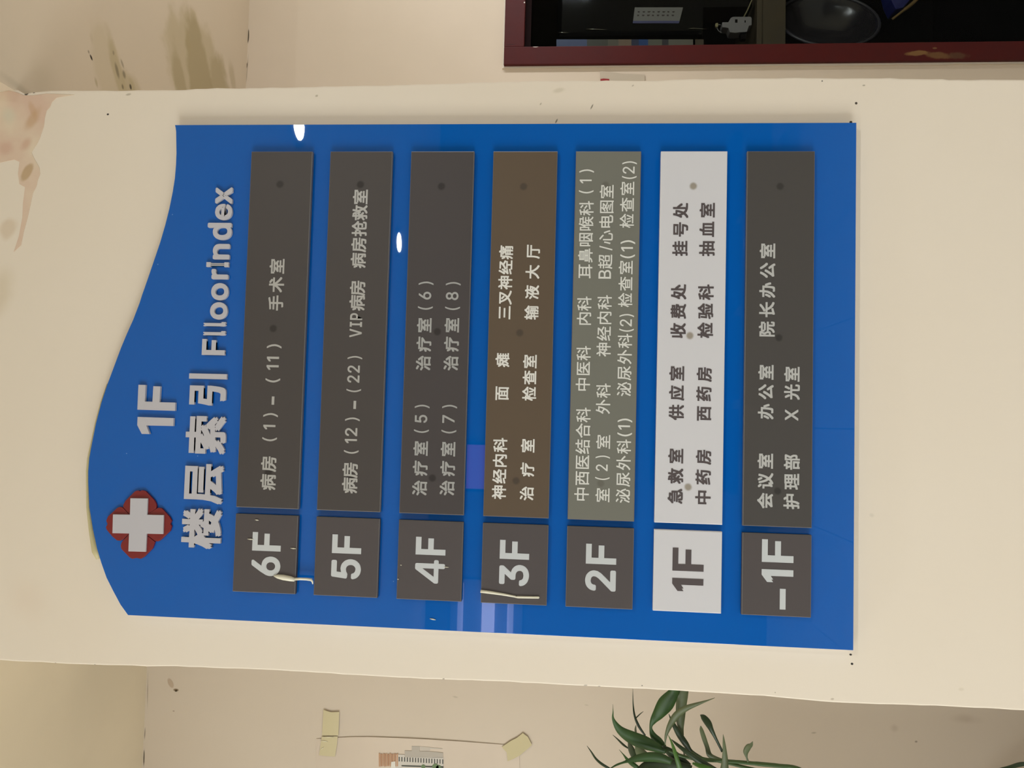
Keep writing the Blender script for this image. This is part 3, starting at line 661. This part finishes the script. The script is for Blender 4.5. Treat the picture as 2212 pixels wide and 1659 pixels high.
for ch, a, b, c, d_ in [('楼', 641, 897, 900, 1163), ('层', 659, 911, 610, 870), ('索', 667, 928, 298, 545), ('引', 685, 931, 22, 230)]:
    letter(ch, 180 + a / 3.016, 180 + b / 3.016, 800 + c / 3.016, 800 + d_ / 3.016, .00165, True)
for ch, a, b, c, d_ in [('F', 275, 417, 1408, 1507), ('l', 283, 420, 1357, 1385), ('l', 285, 422, 1301, 1329), ('o', 325, 432, 1180, 1287), ('o', 332, 438, 1062, 1168), ('r', 333, 438, 975, 1038),
                        ('I', 302, 440, 933, 962), ('n', 342, 446, 820, 915), ('d', 309, 459, 690, 795), ('e', 356, 461, 573, 672), ('x', 358, 463, 470, 572)]:
    letter(ch, 340 + a / 2.859, 340 + b / 2.859, 240 + c / 2.859, 240 + d_ / 2.859, .00145)
redm = Mat('dark_red_emblem', (120, 28, 29), rough=0.35)
E4 = lambda pts: [(170 + x / 4.145, 980 + y / 4.145) for x, y in pts]
petal = [[(530, 635), (455, 543), (398, 482), (400, 455), (420, 420), (503, 337), (522, 330), (540, 330), (548, 338), (556, 330), (575, 328), (600, 336), (675, 415), (695, 450), (697, 480), (690, 492), (615, 545)],
         [(530, 635), (615, 545), (692, 494), (712, 484), (742, 488), (812, 565), (832, 600), (820, 628), (832, 650), (820, 690), (735, 772), (712, 786), (685, 784), (612, 730)],
         [(530, 635), (610, 733), (682, 790), (672, 820), (660, 850), (585, 925), (555, 942), (518, 934), (480, 942), (458, 932), (382, 855), (375, 825), (382, 798), (397, 778), (450, 720)],
         [(530, 635), (450, 716), (395, 770), (370, 780), (342, 777), (300, 742), (250, 682), (242, 658), (258, 630), (245, 600), (262, 562), (345, 485), (368, 476), (392, 482), (452, 545)]]
emb = [(PY(*E4([p])[0], YB - .003)) for p in [(535, 635)]][0]
for i, P in enumerate(petal):
    if i == 0:
        g = G(); g.prism(poly_px(E4(P), YB - .003), YB - .003, YB)
        root_e = g.link('emblem_petals', redm, sign, bevel=.0004, label='dark red quatrefoil of the cross emblem')
    else:
        g = G(); g.prism(poly_px(E4(P), YB - .003), YB - .003, YB); g.link('petal', redm, root_e, bevel=.0004)
g = G(); g.prism(poly_px(E4([(462, 399), (617, 401), (612, 547), (760, 550), (755, 720), (608, 717), (600, 879), (444, 875), (450, 715), (301, 712), (306, 544), (458, 546)]), YB - .0055), YB - .0055, YB - .003)
g.link('white_cross', lt, sign, bevel=.0003, label='raised white cross on the dark red emblem')

# hardened glue streaks
glue = Mat('hardened_cream_glue', (226, 222, 200), rough=0.25, spec=0.6)
def streak(pts, rs, Y=YP - .0008, name='glue_streak'):
    g = G(); g.tube([PY(x, y, Y) for x, y in pts], [r * .00062 for r in rs], 8)
    g.link(name, glue, sign, smooth=True)
A = lambda x, y: (490 + x / 2.962, 800 + y / 2.962)
streak([A(300, 1315), A(325, 1319), A(360, 1325), A(410, 1334), A(434, 1340)], [1.2, 4.5, 6, 5.5, 4])
streak([A(434, 1336), A(470, 1334), A(510, 1336), A(540, 1340), A(548, 1352), A(550, 1368)], [3, 2.8, 2.8, 3, 2, 1])
for p, q in (((180, 956), (204, 959)), ((132, 1079), (171, 1082)), ((408, 1138), (442, 1141))): streak([A(*p), A((p[0] + q[0]) / 2, (p[1] + q[1]) / 2), A(*q)], [.5, 1.3, .5])
D = lambda x, y: (840 + x / 2.766, 800 + y / 2.766)
streak([D(548, 1320), D(600, 1326), D(680, 1338), D(755, 1352), D(762, 1354)], [3.4, 3.2, 2.6, 2, 1])
streak([D(752, 1354), D(770, 1355), D(830, 1356), D(895, 1357), D(900, 1357)], [1.4, 2.4, 2.4, 2.4, 1])
streak([D(330, 1175), D(345, 1176), D(358, 1177)], [.3, .8, .3])
streak([D(245, 1484), D(262, 1487), D(280, 1491)], [.6, 1.5, .6], Y=YB - .0005)
streak([D(68, 1163), D(72, 1164), D(77, 1164)], [.4, 1, .4]); streak([D(50, 1248), D(55, 1248), D(59, 1249)], [.4, 1, .4])

# ------------------------------------------------------------------ notice taped to the left recess wall
YN = YL - .0012
paper = Mat('printed_notice_paper', (214, 199, 179), rough=0.45, spec=0.4, vary=.2)
pt = [(683, 1596), (760, 1592), (820, 1593), (900, 1596), (1000, 1602), (1080, 1608), (1122, 1611), (1122, 1900), (676, 1890)]
Nc = PY(900, 1750, YN)
note = empty('wall_notice', Nc, 'pale notice with printed building picture taped to the left recess wall', 'notice')
# the sheet stands slightly off the wall along its right-hand (upper in the picture) edge
cols = [683, 720, 760, 800, 840, 880, 920, 960, 1000, 1040, 1080, 1122]
topy = [1596, 1594, 1592, 1592, 1593.5, 1595, 1597, 1599.5, 1602, 1605, 1608, 1611]
g = G()
nv = []
rows = [0, 6, 14, 30, 80, 180, 300]
for j, dy in enumerate(rows):
    for x, ty in zip(cols, topy):
        lift = .0016 * max(0, 1 - dy / 30) * math.sin(math.pi * (x - 683) / 440)
        nv.append(PY(x, ty + dy, YN - lift))
n = len(cols)
nf = [(j * n + i, j * n + i + 1, (j + 1) * n + i + 1, (j + 1) * n + i) for j in range(len(rows) - 1) for i in range(n - 1)]
off = Vector((0, .0006, 0)); m_ = len(nv)
g.add(nv + [v + off for v in nv], nf + [tuple(k + m_ for k in reversed(f)) for f in nf])
g.link('paper_sheet', paper, note, smooth=True)
Y2 = YN - .0012
Q = lambda x, y: (780 + x / 5.82, 1560 + y / 5.82)
def pr(name, pts, mat, Y=Y2, th=.0006, **k):
    g = G(); g.prism(poly_px([Q(*p) for p in pts], Y), Y, Y + th); return g.link(name, mat, note, **k)
pmain = pr('printed_building', [(430, 405), (545, 408), (550, 440), (1035, 445), (1035, 700), (428, 700)], Mat('printed_facade', (206, 200, 188), rough=.5))
pr('printed_roof', [(548, 358), (637, 362), (637, 300), (738, 302), (735, 365), (865, 368), (1030, 385), (1030, 448), (548, 440)], Mat('printed_grey_roof', (180, 172, 158), rough=.5))
pr('printed_roof', [(738, 303), (860, 315), (1022, 332), (1022, 342), (870, 335), (865, 362), (738, 360)], Mat('printed_pale_roof', (196, 187, 172), rough=.5), Y=Y2 - .0002)
br = Mat('printed_brown_tower', (178, 128, 88), rough=.5)
for k in range(11):
    x = 222 + k * 22.5
    pr('printed_stripe', [(x, 392 + (k % 3) * 6), (x + 17, 392 + (k % 2) * 8), (x + 17, 556 - (k % 3) * 5), (x + 2, 560)], br if k % 2 else Mat('printed_brown_stripe', (190, 146, 106), rough=.5), Y=Y2 - .0003)
pr('printed_sign_block', [(380, 500), (430, 492), (432, 576), (372, 576)], Mat('printed_white_block', (224, 220, 208), rough=.5), Y=Y2 - .0006)
wk = Mat('printed_window_black', (54, 52, 44), rough=.5)
for k in range(17):
    x = 473 + k * 34.2; t = k * 2
    pr('printed_window', [(x, 438 + t), (x + 12, 438 + t), (x + 12, 492 + t), (x, 494 + t)], wk, Y=Y2 - .0005)
pr('printed_dark_line', [(508, 542), (1035, 556), (1035, 576), (850, 568), (510, 556)], Mat('printed_dark_band', (50, 54, 36), rough=.5), Y=Y2 - .0005)  # printed dark line below the windows
gt = Mat('printed_tree_green', (98, 122, 76), rough=.5)
for cx_, cy_, r in ((782, 560, 28), (935, 562, 42), (975, 572, 34)):
    pr('printed_tree', [(cx_ + r * math.cos(a / 9 * 6.283) * (1 + .12 * math.sin(a * 3)), cy_ + r * math.sin(a / 9 * 6.283)) for a in range(9)], gt, Y=Y2 - .0008)
tape = Mat('yellowed_clear_tape', (205, 194, 154), rough=0.2, spec=0.5)
T1 = lambda x, y: (600 + x / 3.403, 1450 + y / 3.403)
for nm, pts in (('tape_strip', [(330, 290), (385, 308), (447, 305), (440, 480), (320, 480)]), ('tape_strip', [(318, 486), (436, 486), (428, 560), (415, 635), (360, 632), (298, 625)]),
                ('tape_strip', [(1645, 565), (1710, 520), (1755, 498), (1800, 462), (1838, 490), (1868, 550), (1780, 625), (1735, 650), (1688, 670), (1682, 605)])):
    g = G(); g.prism(poly_px([T1(*p) for p in pts], YL - .010), YL - .0040, YL - .0037); g.link(nm, tape, note, label='yellowed sticky tape')
for p, q in (((325, 483), (410, 484)), ((312, 508), (368, 518)), ((316, 576), (338, 558))):
    g = G(); g.tube([PY(*T1(*p), YL - .0045), PY(*T1((p[0] + q[0]) / 2, (p[1] + q[1]) / 2), YL - .00452), PY(*T1(*q), YL - .0045)], [.0004, .0012, .0004], 6)
    g.link('tape_streak', Mat('glossy_pale_streak', (236, 232, 206), rough=.15, spec=.8), note, smooth=True)  # thin pale raised streaks on the tape

# ------------------------------------------------------------------ potted plant in the left recess
plantO = PY(2212, 1680, .45); plantO = Vector((-0.66, .50, 0.0))
plant = empty('potted_plant', plantO, 'green long-leaved plant on tall stems behind the pillar, left of the sign', 'plant')
lg = [Mat('leaf_green', (42, 76, 24), rough=.5, vary=.5, vscale=30, vcolor=(30, 56, 18)), Mat('leaf_dark_green', (34, 52, 24), rough=.4, vary=.4, vscale=30),
      Mat('leaf_grey_green', (84, 94, 62), rough=.5, vary=.4, vscale=25, vcolor=(66, 76, 48)), Mat('leaf_bright_green', (58, 96, 30), rough=.4, vary=.4, vscale=25)]
LB = lambda x, y: (1200 + x / 4.022, 1450 + y / 4.022)
def catmull(P, n=5):
    out = []
    for i in range(len(P) - 1):
        a, b, c, d = P[max(i - 1, 0)], P[i], P[i + 1], P[min(i + 2, len(P) - 1)]
        for k in range(n):
            t = k / n
            out.append(tuple(.5 * (2 * b[j] + (c[j] - a[j]) * t + (2 * a[j] - 5 * b[j] + 4 * c[j] - d[j]) * t * t + (3 * b[j] - a[j] - 3 * c[j] + d[j]) * t ** 3) for j in range(len(b))))
    out.append(P[-1]); return out
def leaf(pts, mi, y0, y1, name='leaf'):
    """pts: (x, y, half width); depth runs y0..y1 from tip to base"""
    P = catmull(pts)
    N_ = len(P); v = []
    for i, (x, y, h) in enumerate(P):
        h = max(h, .6)
        a, b = P[max(i - 1, 0)], P[min(i + 1, N_ - 1)]
        dx, dy = b[0] - a[0], b[1] - a[1]; l_ = math.hypot(dx, dy) or 1
        nx, ny = -dy / l_, dx / l_
        Y = y0 + (y1 - y0) * i / (N_ - 1) + .012 * math.sin(i / N_ * 3.1)
        w_ = h / 4.022 * .00086
        for s, dpt in ((-1, w_ * .35), (-.5, w_ * .05), (0, -w_ * .12), (.5, w_ * .05), (1, w_ * .35)):
            v.append(PY(*LB(x + nx * h * s, y + ny * h * s), Y + dpt))
    f = [(i * 5 + k, i * 5 + k + 1, i * 5 + k + 6, i * 5 + k + 5) for i in range(N_ - 1) for k in range(4)]
    m_ = len(v); off = Vector((0, .0009, 0))
    ring = [k for k in range(4)] + [i * 5 + 4 for i in range(N_ - 1)] + [(N_ - 1) * 5 + k for k in range(4, 0, -1)] + [i * 5 for i in range(N_ - 1, 0, -1)]
    f2 = f + [tuple(k + m_ for k in reversed(q)) for q in f] + [(ring[i], ring[(i + 1) % len(ring)], ring[(i + 1) % len(ring)] + m_, ring[i] + m_) for i in range(len(ring))]
    link(name, v + [q + off for q in v], f2, lg[mi], plant, smooth=True)
for pts, mi, y0, y1 in [
    ([(498, 288, 1), (500, 350, 4), (503, 420, 12), (560, 510, 34), (660, 575, 55), (770, 620, 58), (870, 660, 42), (960, 700, 20)], 0, .40, .46),
    ([(1050, 150, 40), (1025, 190, 48), (960, 280, 72), (895, 370, 52), (850, 430, 30), (828, 490, 12), (850, 560, 28), (900, 610, 32), (955, 655, 12)], 0, .42, .47),
    ([(1115, 120, 40), (1105, 180, 50), (1092, 300, 46), (1085, 420, 38), (1090, 500, 24), (1100, 560, 16)], 2, .44, .50),
    ([(1384, 232, 1), (1330, 252, 5), (1260, 276, 12), (1130, 325, 26), (1050, 385, 32), (995, 470, 24), (960, 560, 12), (952, 640, 4)], 2, .36, .42),
    ([(985, 372, 2), (1000, 410, 8), (1030, 470, 18), (1075, 550, 26), (1130, 630, 26), (1180, 700, 18), (1290, 765, 12)], 1, .45, .5),
    ([(1258, 380, 3), (1285, 400, 24), (1325, 450, 30), (1355, 510, 20), (1400, 600, 12), (1450, 700, 11)], 1, .44, .48),
    ([(1262, 476, 3), (1268, 510, 16), (1290, 580, 20), (1318, 660, 19), (1345, 735, 22), (1445, 768, 8)], 2, .44, .48),
    ([(1457, 548, 1), (1463, 610, 10), (1470, 700, 19), (1472, 780, 28), (1468, 860, 38)], 2, .38, .42),
    ([(1714, 610, 1), (1700, 640, 16), (1675, 660, 26), (1655, 700, 24), (1660, 745, 9), (1675, 790, 9)], 2, .42, .46),
    ([(672, 153, 1), (674, 280, 5), (688, 390, 9), (725, 480, 11), (780, 560, 7)], 1, .46, .5),
    ([(763, 350, 1), (735, 372, 4), (698, 408, 5)], 1, .46, .48),
    ([(700, 470, 2), (695, 500, 8), (697, 530, 9), (700, 560, 5)], 2, .46, .5),
    ([(497, 553, 1), (540, 592, 6), (590, 640, 9), (632, 670, 5)], 1, .42, .48),
    ([(273, 648, 1), (310, 700, 6), (350, 760, 9), (400, 805, 11), (465, 845, 10), (560, 900, 6)], 1, .44, .5),
    ([(553, 682, 1), (590, 725, 5), (630, 775, 14), (680, 815, 20), (760, 870, 12)], 0, .38, .44),
    ([(478, 845, 4), (530, 815, 8), (600, 790, 10), (700, 760, 30), (820, 745, 42), (920, 755, 40), (1010, 790, 24)], 0, .39, .44),
    ([(978, 552, 1), (1005, 610, 8), (1030, 680, 15), (1055, 760, 19), (1085, 860, 24)], 3, .36, .42),
    ([(1008, 594, 2), (1050, 632, 12), (1110, 680, 18), (1190, 740, 26), (1290, 810, 32), (1400, 880, 34)], 1, .40, .45),
    ([(636, 618, 8), (655, 670, 26), (680, 730, 28), (705, 790, 16)], 1, .45, .5),
    ([(700, 640, 10), (725, 690, 36), (770, 740, 44), (850, 790, 20)], 2, .46, .5),
    ([(715, 850, 10), (800, 815, 40), (920, 815, 52), (1040, 830, 56), (1180, 860, 40)], 1, .42, .47),
    ([(930, 650, 10), (990, 700, 34), (1070, 760, 40), (1160, 830, 30)], 1, .45, .48),
    ([(1190, 800, 8), (1250, 820, 20), (1340, 850, 24), (1420, 880, 10)], 3, .4, .45),
    ([(1110, 690, 3), (1118, 720, 7), (1130, 760, 5)], 1, .46, .5),
    ([(3830, 850, 2), (3930, 838, 14), (4040, 810, 20), (4140, 800, 10)], 1, .42, .45)]:
    leaf(pts, mi, y0, y1)
stem_m = Mat('plant_stem', (52, 78, 30), rough=.45, vary=.5, vscale=30)
for pts, rs in [
    ([(960, 680), (1080, 730), (1230, 765), (1440, 778), (1600, 790), (1760, 805), (1950, 822), (2060, 832), (2150, 862), (2300, 930)], [10, 14, 16, 15, 16, 18, 16, 16, 12, 12]),
    ([(1180, 700), (1260, 750), (1380, 775), (1500, 800), (1650, 835), (1800, 870), (2000, 930)], [8, 11, 12, 13, 13, 13, 13]),
    ([(860, 760), (1000, 850), (1200, 900), (1500, 900), (1800, 930)], [12, 16, 16, 16, 16])]:
    w3 = [PY(*LB(x, y), .47) for x, y in pts]
    end = w3[-1]
    w3 += [Vector((end.x * .8 + plantO.x * .2, .48, end.z - .12)), Vector((plantO.x + random.uniform(-.04, .04), .5, .6)), Vector((plantO.x + random.uniform(-.04, .04), .5, .3))]
    g = G(); g.tube(catmull([tuple(v) for v in w3], 4), [r * .00022 for r in (lambda R: [R[min(int(i / 4), len(R) - 1)] for i in range((len(w3) - 1) * 4 + 1)])(rs)], 7)
    g.link('stem', stem_m, plant, smooth=True)
pot_m = Mat('brown_glazed_pot', (92, 58, 40), rough=.25); soil_m = Mat('potting_soil', (50, 38, 28), rough=.95)
M = Matrix.Translation(plantO)
g = G(); g.lathe([(0, .005), (.13, .005), (.145, .02), (.17, .22), (.185, .33), (.195, .335), (.195, .355), (.18, .355), (.17, .3), (0, .3)], 28, M); g.link('pot', pot_m, plant, smooth=True)
g = G(); g.lathe([(0, .312), (.1, .315), (.168, .306)], 20, M); g.link('soil', soil_m, plant)

# ------------------------------------------------------------------ scrap of notice on the right recess wall
scrapO = PY(1345, 163, YR - .004)
g = G()
sc = poly_px([(1297, 153), (1310, 155), (1345, 159), (1393, 161), (1393, 190), (1297, 190)], YR - .004)
sc_t = empty('paper_scrap', scrapO, 'torn pale paper scrap with red corner between pillar and dark red window frame', 'paper')
g.prism(sc, YR - .004, YR - .0012); g.link('sheet', Mat('greyish_scrap_paper', (196, 184, 164), rough=.4), sc_t)
g = G(); g.prism(poly_px([(1297, 170.5), (1304, 169.5), (1316, 170.5), (1317, 184), (1297, 184)], YR - .0052), YR - .0052, YR - .0042); g.link('red_corner', Mat('dark_red_print', (150, 24, 26), rough=.5), sc_t, label='dark red printed corner')

# ------------------------------------------------------------------ things behind the dark window
shelf = Mat('beige_shelf_laminate', (82, 70, 50), rough=.6, vary=.4, vscale=20)
Ys = YR + .16
a, b = PY(1634, 60, Ys), PY(1697, 60, Ys)
g = G(); g.box(XO - .34, XI + .19, Ys, Ys + .02, b.z, a.z - .013, 0); g.box(XO - .34, XI + .19, Ys - .004, Ys + .02, a.z - .013, a.z, 0)
g.box(XO - .34, XI + .19, Ys + .02, Ys + .32, b.z + .005, a.z - .012)
t = g.link('wall_shelf', shelf, bevel=.001); t['label'] = 'beige laminate shelf crossing the dark window opening'; t['category'] = 'shelf'
Ym = YR + .15
bk = Mat('glossy_black_plastic', (4, 4, 5), rough=.08, spec=.15)
m0, m1 = PY(1203, 80, Ym), PY(1526, -300, Ym)
mon = empty('black_appliance', (m0.x, Ym + .06, m1.z), 'glossy black appliance standing on the shelf behind the window glass', 'appliance')
g = G(); g.box(m0.x, m1.x, Ym, Ym + .16, m1.z, m0.z); g.link('body', bk, mon, bevel=.012, smooth=False)
for xx in (m0.x + .12, m1.x - .05):
    g = G(); g.box(xx - .015, xx + .015, Ym + .06, Ym + .14, a.z + .0008, m1.z); g.link('foot', bk, mon)
stk = Mat('pale_sticker', (124, 121, 116), rough=.5); stb = Mat('bluish_sticker_band', (76, 76, 118), rough=.5); stt = Mat('sticker_print', (58, 46, 40), rough=.5)
S5 = lambda x, y: (1180 + x / 5.82, y / 5.82)
Yk = Ym - .0012
g = G(); g.prism(poly_px([S5(*p) for p in [(1113, 92), (1720, 92), (1676, 262), (1092, 262)]], Yk), Yk, Yk + .0008)
stick = g.link('sticker', stk, mon, label='pale rectangular sticker')
g = G(); g.prism(poly_px([S5(*p) for p in [(1092, 262), (1676, 262), (1668, 292), (1086, 292)]], Yk), Yk, Yk + .0008); g.link('sticker_band', stb, stick)
for r_, yy in enumerate((148, 192)):
    for k in range(8):
        x = 1150 + k * 62 - r_ * 8
        g = G(); g.prism(poly_px([S5(*p) for p in [(x, yy - 8), (x + 26 + 8 * (k % 3), yy - 8 + 2 * (k % 2)), (x + 24, yy + 10), (x + 2, yy + 8)]], Yk - .0004), Yk - .0004, Yk + .0002); g.link('print_mark', stt, stick)
chrome = Mat('glint_metal', (210, 206, 196), rough=.12, metal=1.0)  # small metal tubes added to imitate glints on the appliance edge
for p, q, r_ in (((1266, 63), (1312, 64.5), .0017), ((1486, 61.5), (1528, 62.5), .0012), ((1206, 70.5), (1229, 71), .0012)):
    g = G(); g.tube([PY(*p, Ym - .0015), PY((p[0] * .7 + q[0] * .3), (p[1] + q[1]) / 2 - .8, Ym - .002), PY((p[0] * .4 + q[0] * .6), (p[1] + q[1]) / 2, Ym - .0018), PY(*q, Ym - .0015)], [r_ * .2, r_, r_ * .6, r_ * .2], 8)
    g.link('glint_tube', chrome, mon, smooth=True, label='small metal tube added as a glint')
# coloured segments painting a reflection along the jamb side
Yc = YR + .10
strip = empty('coloured_reflection_strip', PY(1360, 89, Yc), 'thin blue and beige strip painted as a reflection beside the red window frame', 'reflection strip')
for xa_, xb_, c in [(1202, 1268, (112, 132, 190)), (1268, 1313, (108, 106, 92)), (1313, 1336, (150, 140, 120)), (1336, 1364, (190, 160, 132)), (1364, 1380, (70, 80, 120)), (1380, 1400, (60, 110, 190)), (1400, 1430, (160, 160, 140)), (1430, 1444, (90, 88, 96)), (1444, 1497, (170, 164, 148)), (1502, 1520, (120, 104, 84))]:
    g = G(); g.prism(poly_px([(xa_, 85), (xb_, 85), (xb_, 101), (xa_, 101)], Yc), Yc, Yc + .002); g.link('label', Mat('reflection_segment', [v * .68 for v in c], rough=.3), strip)
# small white router with cable
Yr = YR + .14
R9 = lambda x, y: (1540 + x / 10.05, y / 10.05)
rt = empty('white_router', PY(1600, 54, Yr), 'small white network box with cable on the beige shelf behind glass', 'router')
wh = Mat('white_plastic', (138, 135, 135), rough=.4)
g = G(); g.prism(poly_px([R9(*p) for p in [(205, 480), (335, 480), (390, 385), (440, 362), (820, 362), (845, 400), (842, 545), (780, 560), (740, 690), (560, 700), (490, 712), (370, 700), (340, 610), (275, 595), (205, 592)]], Yr), Yr, Yr + .03)
g.link('case', wh, rt, bevel=.0008)
g = G()
g.prism(poly_px([R9(*p) for p in [(480, 420), (535, 420), (535, 492), (480, 490)]], Yr - .0006), Yr - .0006, Yr)
g.link('port', bk, rt)
g = G(); g.prism(poly_px([R9(*p) for p in [(688, 440), (712, 440), (712, 488), (690, 488)]], Yr - .0006), Yr - .0006, Yr); g.link('port', bk, rt)
g = G(); g.prism(poly_px([R9(*p) for p in [(590, 705), (745, 705), (720, 840), (605, 840)]], Yr + .004), Yr + .004, Yr + .02); g.link('black_plug', bk, rt, bevel=.0006)
g = G(); g.tube(catmull([tuple(PY(*R9(*p), Yr + .01)) for p in [(170, 540), (110, 535), (80, 560), (95, 620), (130, 675), (190, 710)]], 4), .0011, 6); g.link('cable', wh, rt, smooth=True)
g = G(); g.prism(poly_px([R9(*p) for p in [(60, 505), (110, 495), (115, 560), (85, 590), (55, 570)]], Yr + .006), Yr + .006, Yr + .012); g.link('cable_clip', Mat('yellowed_clip', (160, 150, 110), rough=.4), rt)
g = G(); g.tube([PY(*R9(*p), Yr + .015) for p in [(670, 370), (740, 240), (850, -10), (980, -300)]], .0016, 6); g.link('cable', Mat('beige_cable', (140, 130, 96), rough=.5), rt, smooth=True)
# shelf contents below: basin, bag and stick
Yb2 = YR + .2
cb = PY(1790, 42, Yb2)
ax = abs(PY(1682, 42, Yb2).z - PY(1897, 42, Yb2).z) / 2
smoke = Mat('dark_translucent_plastic', (40, 38, 42), rough=.22, spec=.6)
basin = empty('dark_plastic_basin', cb + Vector((0, .02, 0)), 'round dark plastic basin leaning on edge below the beige shelf', 'basin')
Mb = Matrix.Translation(cb) @ Matrix.Rotation(math.radians(33), 4, 'Z') @ Matrix.Rotation(math.radians(90), 4, 'X')
g = G(); g.lathe([(0, -.05), (ax * .55, -.05), (ax * .80, -.014), (ax * .9, 0), (ax * 1.0, 0), (ax * 1.0, -.004), (ax * .9, -.004), (ax * .78, -.02), (ax * .53, -.055), (0, -.055)], 40, Mb); g.link('bowl', smoke, basin, smooth=True)
g = G(); g.lathe([(ax * .97, -.006), (ax * 1.02, -.004), (ax * 1.03, 0), (ax * 1.0, .003), (ax * .97, 0), (ax * .97, -.006)], 40, Mb); g.link('rim', Mat('basin_rim_plastic', (64, 62, 68), rough=.3), basin, smooth=True)
g = G(); g.tube(catmull([tuple(PY(x, y, YR + .15)) for x, y in [(1928, 41), (1950, 24), (1975, 4), (2000, -24), (2040, -70)]], 3), [.003] * 4 + [.0042] * 9, 8)
t = g.link('wooden_stick', Mat('weathered_wood', (136, 108, 62), rough=.7, vary=.5, vscale=60), smooth=True); t['label'] = 'thin wooden stick leaning in the dark window, right of the basin'; t['category'] = 'stick'
g = G(); g.prism(poly_px([(1915, -40), (1925, 0), (1935, 20), (1952, 16), (1972, -8), (1990, -60)], YR + .19), YR + .19, YR + .24)
t = g.link('blue_bag', Mat('deep_blue_plastic', (24, 34, 110), rough=.4), bevel=.003); t['label'] = 'dark blue plastic bag behind the wooden stick in the window'; t['category'] = 'bag'

# ------------------------------------------------------------------ hall behind the camera
rim_m = Mat('downlight_rim', (150, 150, 148), rough=.4)
first = None
for x, y, p in DOWN:
    if first is None:
        g = G(); g.lathe([(.066, -.012), (.088, -.010), (.092, -.004), (.092, 0), (.066, 0), (.066, -.012)], 32, Matrix.Translation((x, y, ZC)))
        t = first = g.link('recessed_downlight', rim_m, org=(x, y, ZC))
    else:
        t = first.copy(); COL.objects.link(t); t.location = (x, y, ZC)
    t['label'] = 'round recessed ceiling downlight, ' + {0: 'reflected as the ellipse beside the fifth floor plate', 1: 'reflected at the right edge of the blue sign', 2: 'left side of the hall by the back wall', 3: 'left side of the hall midway', 4: 'left side of the hall nearest the added counter'}[[d[0:2] for d in DOWN].index((x, y))]; t['category'] = 'ceiling light'; t['group'] = 'recessed downlights in the hall ceiling'
# glowing panel and tubes added on the back wall to reflect in the board
scr = empty('reflection_glow_panel', (-.36, -4.97, 2.22), 'small glowing purple panel added on the back wall to reflect in the sign', 'display')
g = G(); g.box(-.56, -.18, -4.999, -4.96, 2.06, 2.36); g.link('casing', bk, scr, bevel=.004)
g = G(); g.box(-.54, -.20, -4.9598, -4.958, 2.08, 2.34); g.link('glow_face', Mat('purple_glow', (170, 90, 210), rough=.3, glow=2.2), scr)
lbx = empty('reflection_tube_rack', (-1.65, -4.99, 2.1), 'rack of three glowing tubes added on the back wall to reflect in the sign', 'reflection helper')
g = G(); g.box(-2.1, -1.24, -4.999, -4.985, 1.84, 2.4); g.link('back_plate', Mat('rack_plate', (150, 150, 156), rough=.5), lbx)
for z_, r_, e_ in ((2.315, .022, 3.0), (2.10, .05, 7.0), (1.93, .024, 3.5)):
    g = G(); g.tube([(-2.08, -4.93, z_), (-1.26, -4.93, z_)], r_, 12)
    g.link('glow_tube', Mat('glow_tube_white', (222, 222, 255), rough=.4, glow=e_), lbx, smooth=True)
bench = empty('waiting_bench', (.6, -4.4, 0), 'dark row of waiting seats against the back wall', 'bench')
bd = Mat('dark_bench_vinyl', (36, 36, 40), rough=.4)
for i in range(4):
    x = -.45 + i * .62
    g = G(); g.box(x, x + .56, -4.65, -4.15, .40, .46); g.link('seat', bd, bench, bevel=.015)
    g = G(); g.box(x, x + .56, -4.72, -4.66, .44, .92); g.link('backrest', bd, bench, bevel=.015)
g = G(); g.box(-.45, 1.97, -4.45, -4.38, .34, .395); g.link('beam', dm, bench)
for x in (-.1, 1.6):
    g = G(); g.box(x, x + .06, -4.7, -4.15, 0.001, .34); g.link('leg', dm, bench)

# unseen, added: tube lamp lighting the right recess, counter shading the left recess wall
tl = empty('added_fill_tube', TUBE, 'unseen white tube lamp added to brighten the right recess', 'lamp')
g = G(); g.box(TUBE[0] - .012, TUBE[0] + .03, TUBE[1] - .3, TUBE[1] + .3, TUBE[2] - .03, TUBE[2] + .03); g.link('casing', wh, tl)
for dy in (-.2, .2):
    g = G(); g.tube([(TUBE[0], TUBE[1] + dy, TUBE[2] + .03), (TUBE[0], TUBE[1] + dy, ZS)], .004, 6); g.link('hanger', dm, tl)
ct = empty('shade_counter', (-1.75, .3, 0), 'unseen brown wooden counter added to shade the lower left recess wall', 'counter')
wd_ = Mat('brown_counter_wood', (120, 84, 56), rough=.5, vary=.4, vscale=8)
g = G(); g.box(-2.3, -1.35, .05, .5, 0.001, 1.14); g.link('body', wd_, ct, bevel=.004)
g = G(); g.box(-2.34, -1.31, .01, .54, 1.14, 1.18); g.link('counter_top', wd_, ct, bevel=.004)
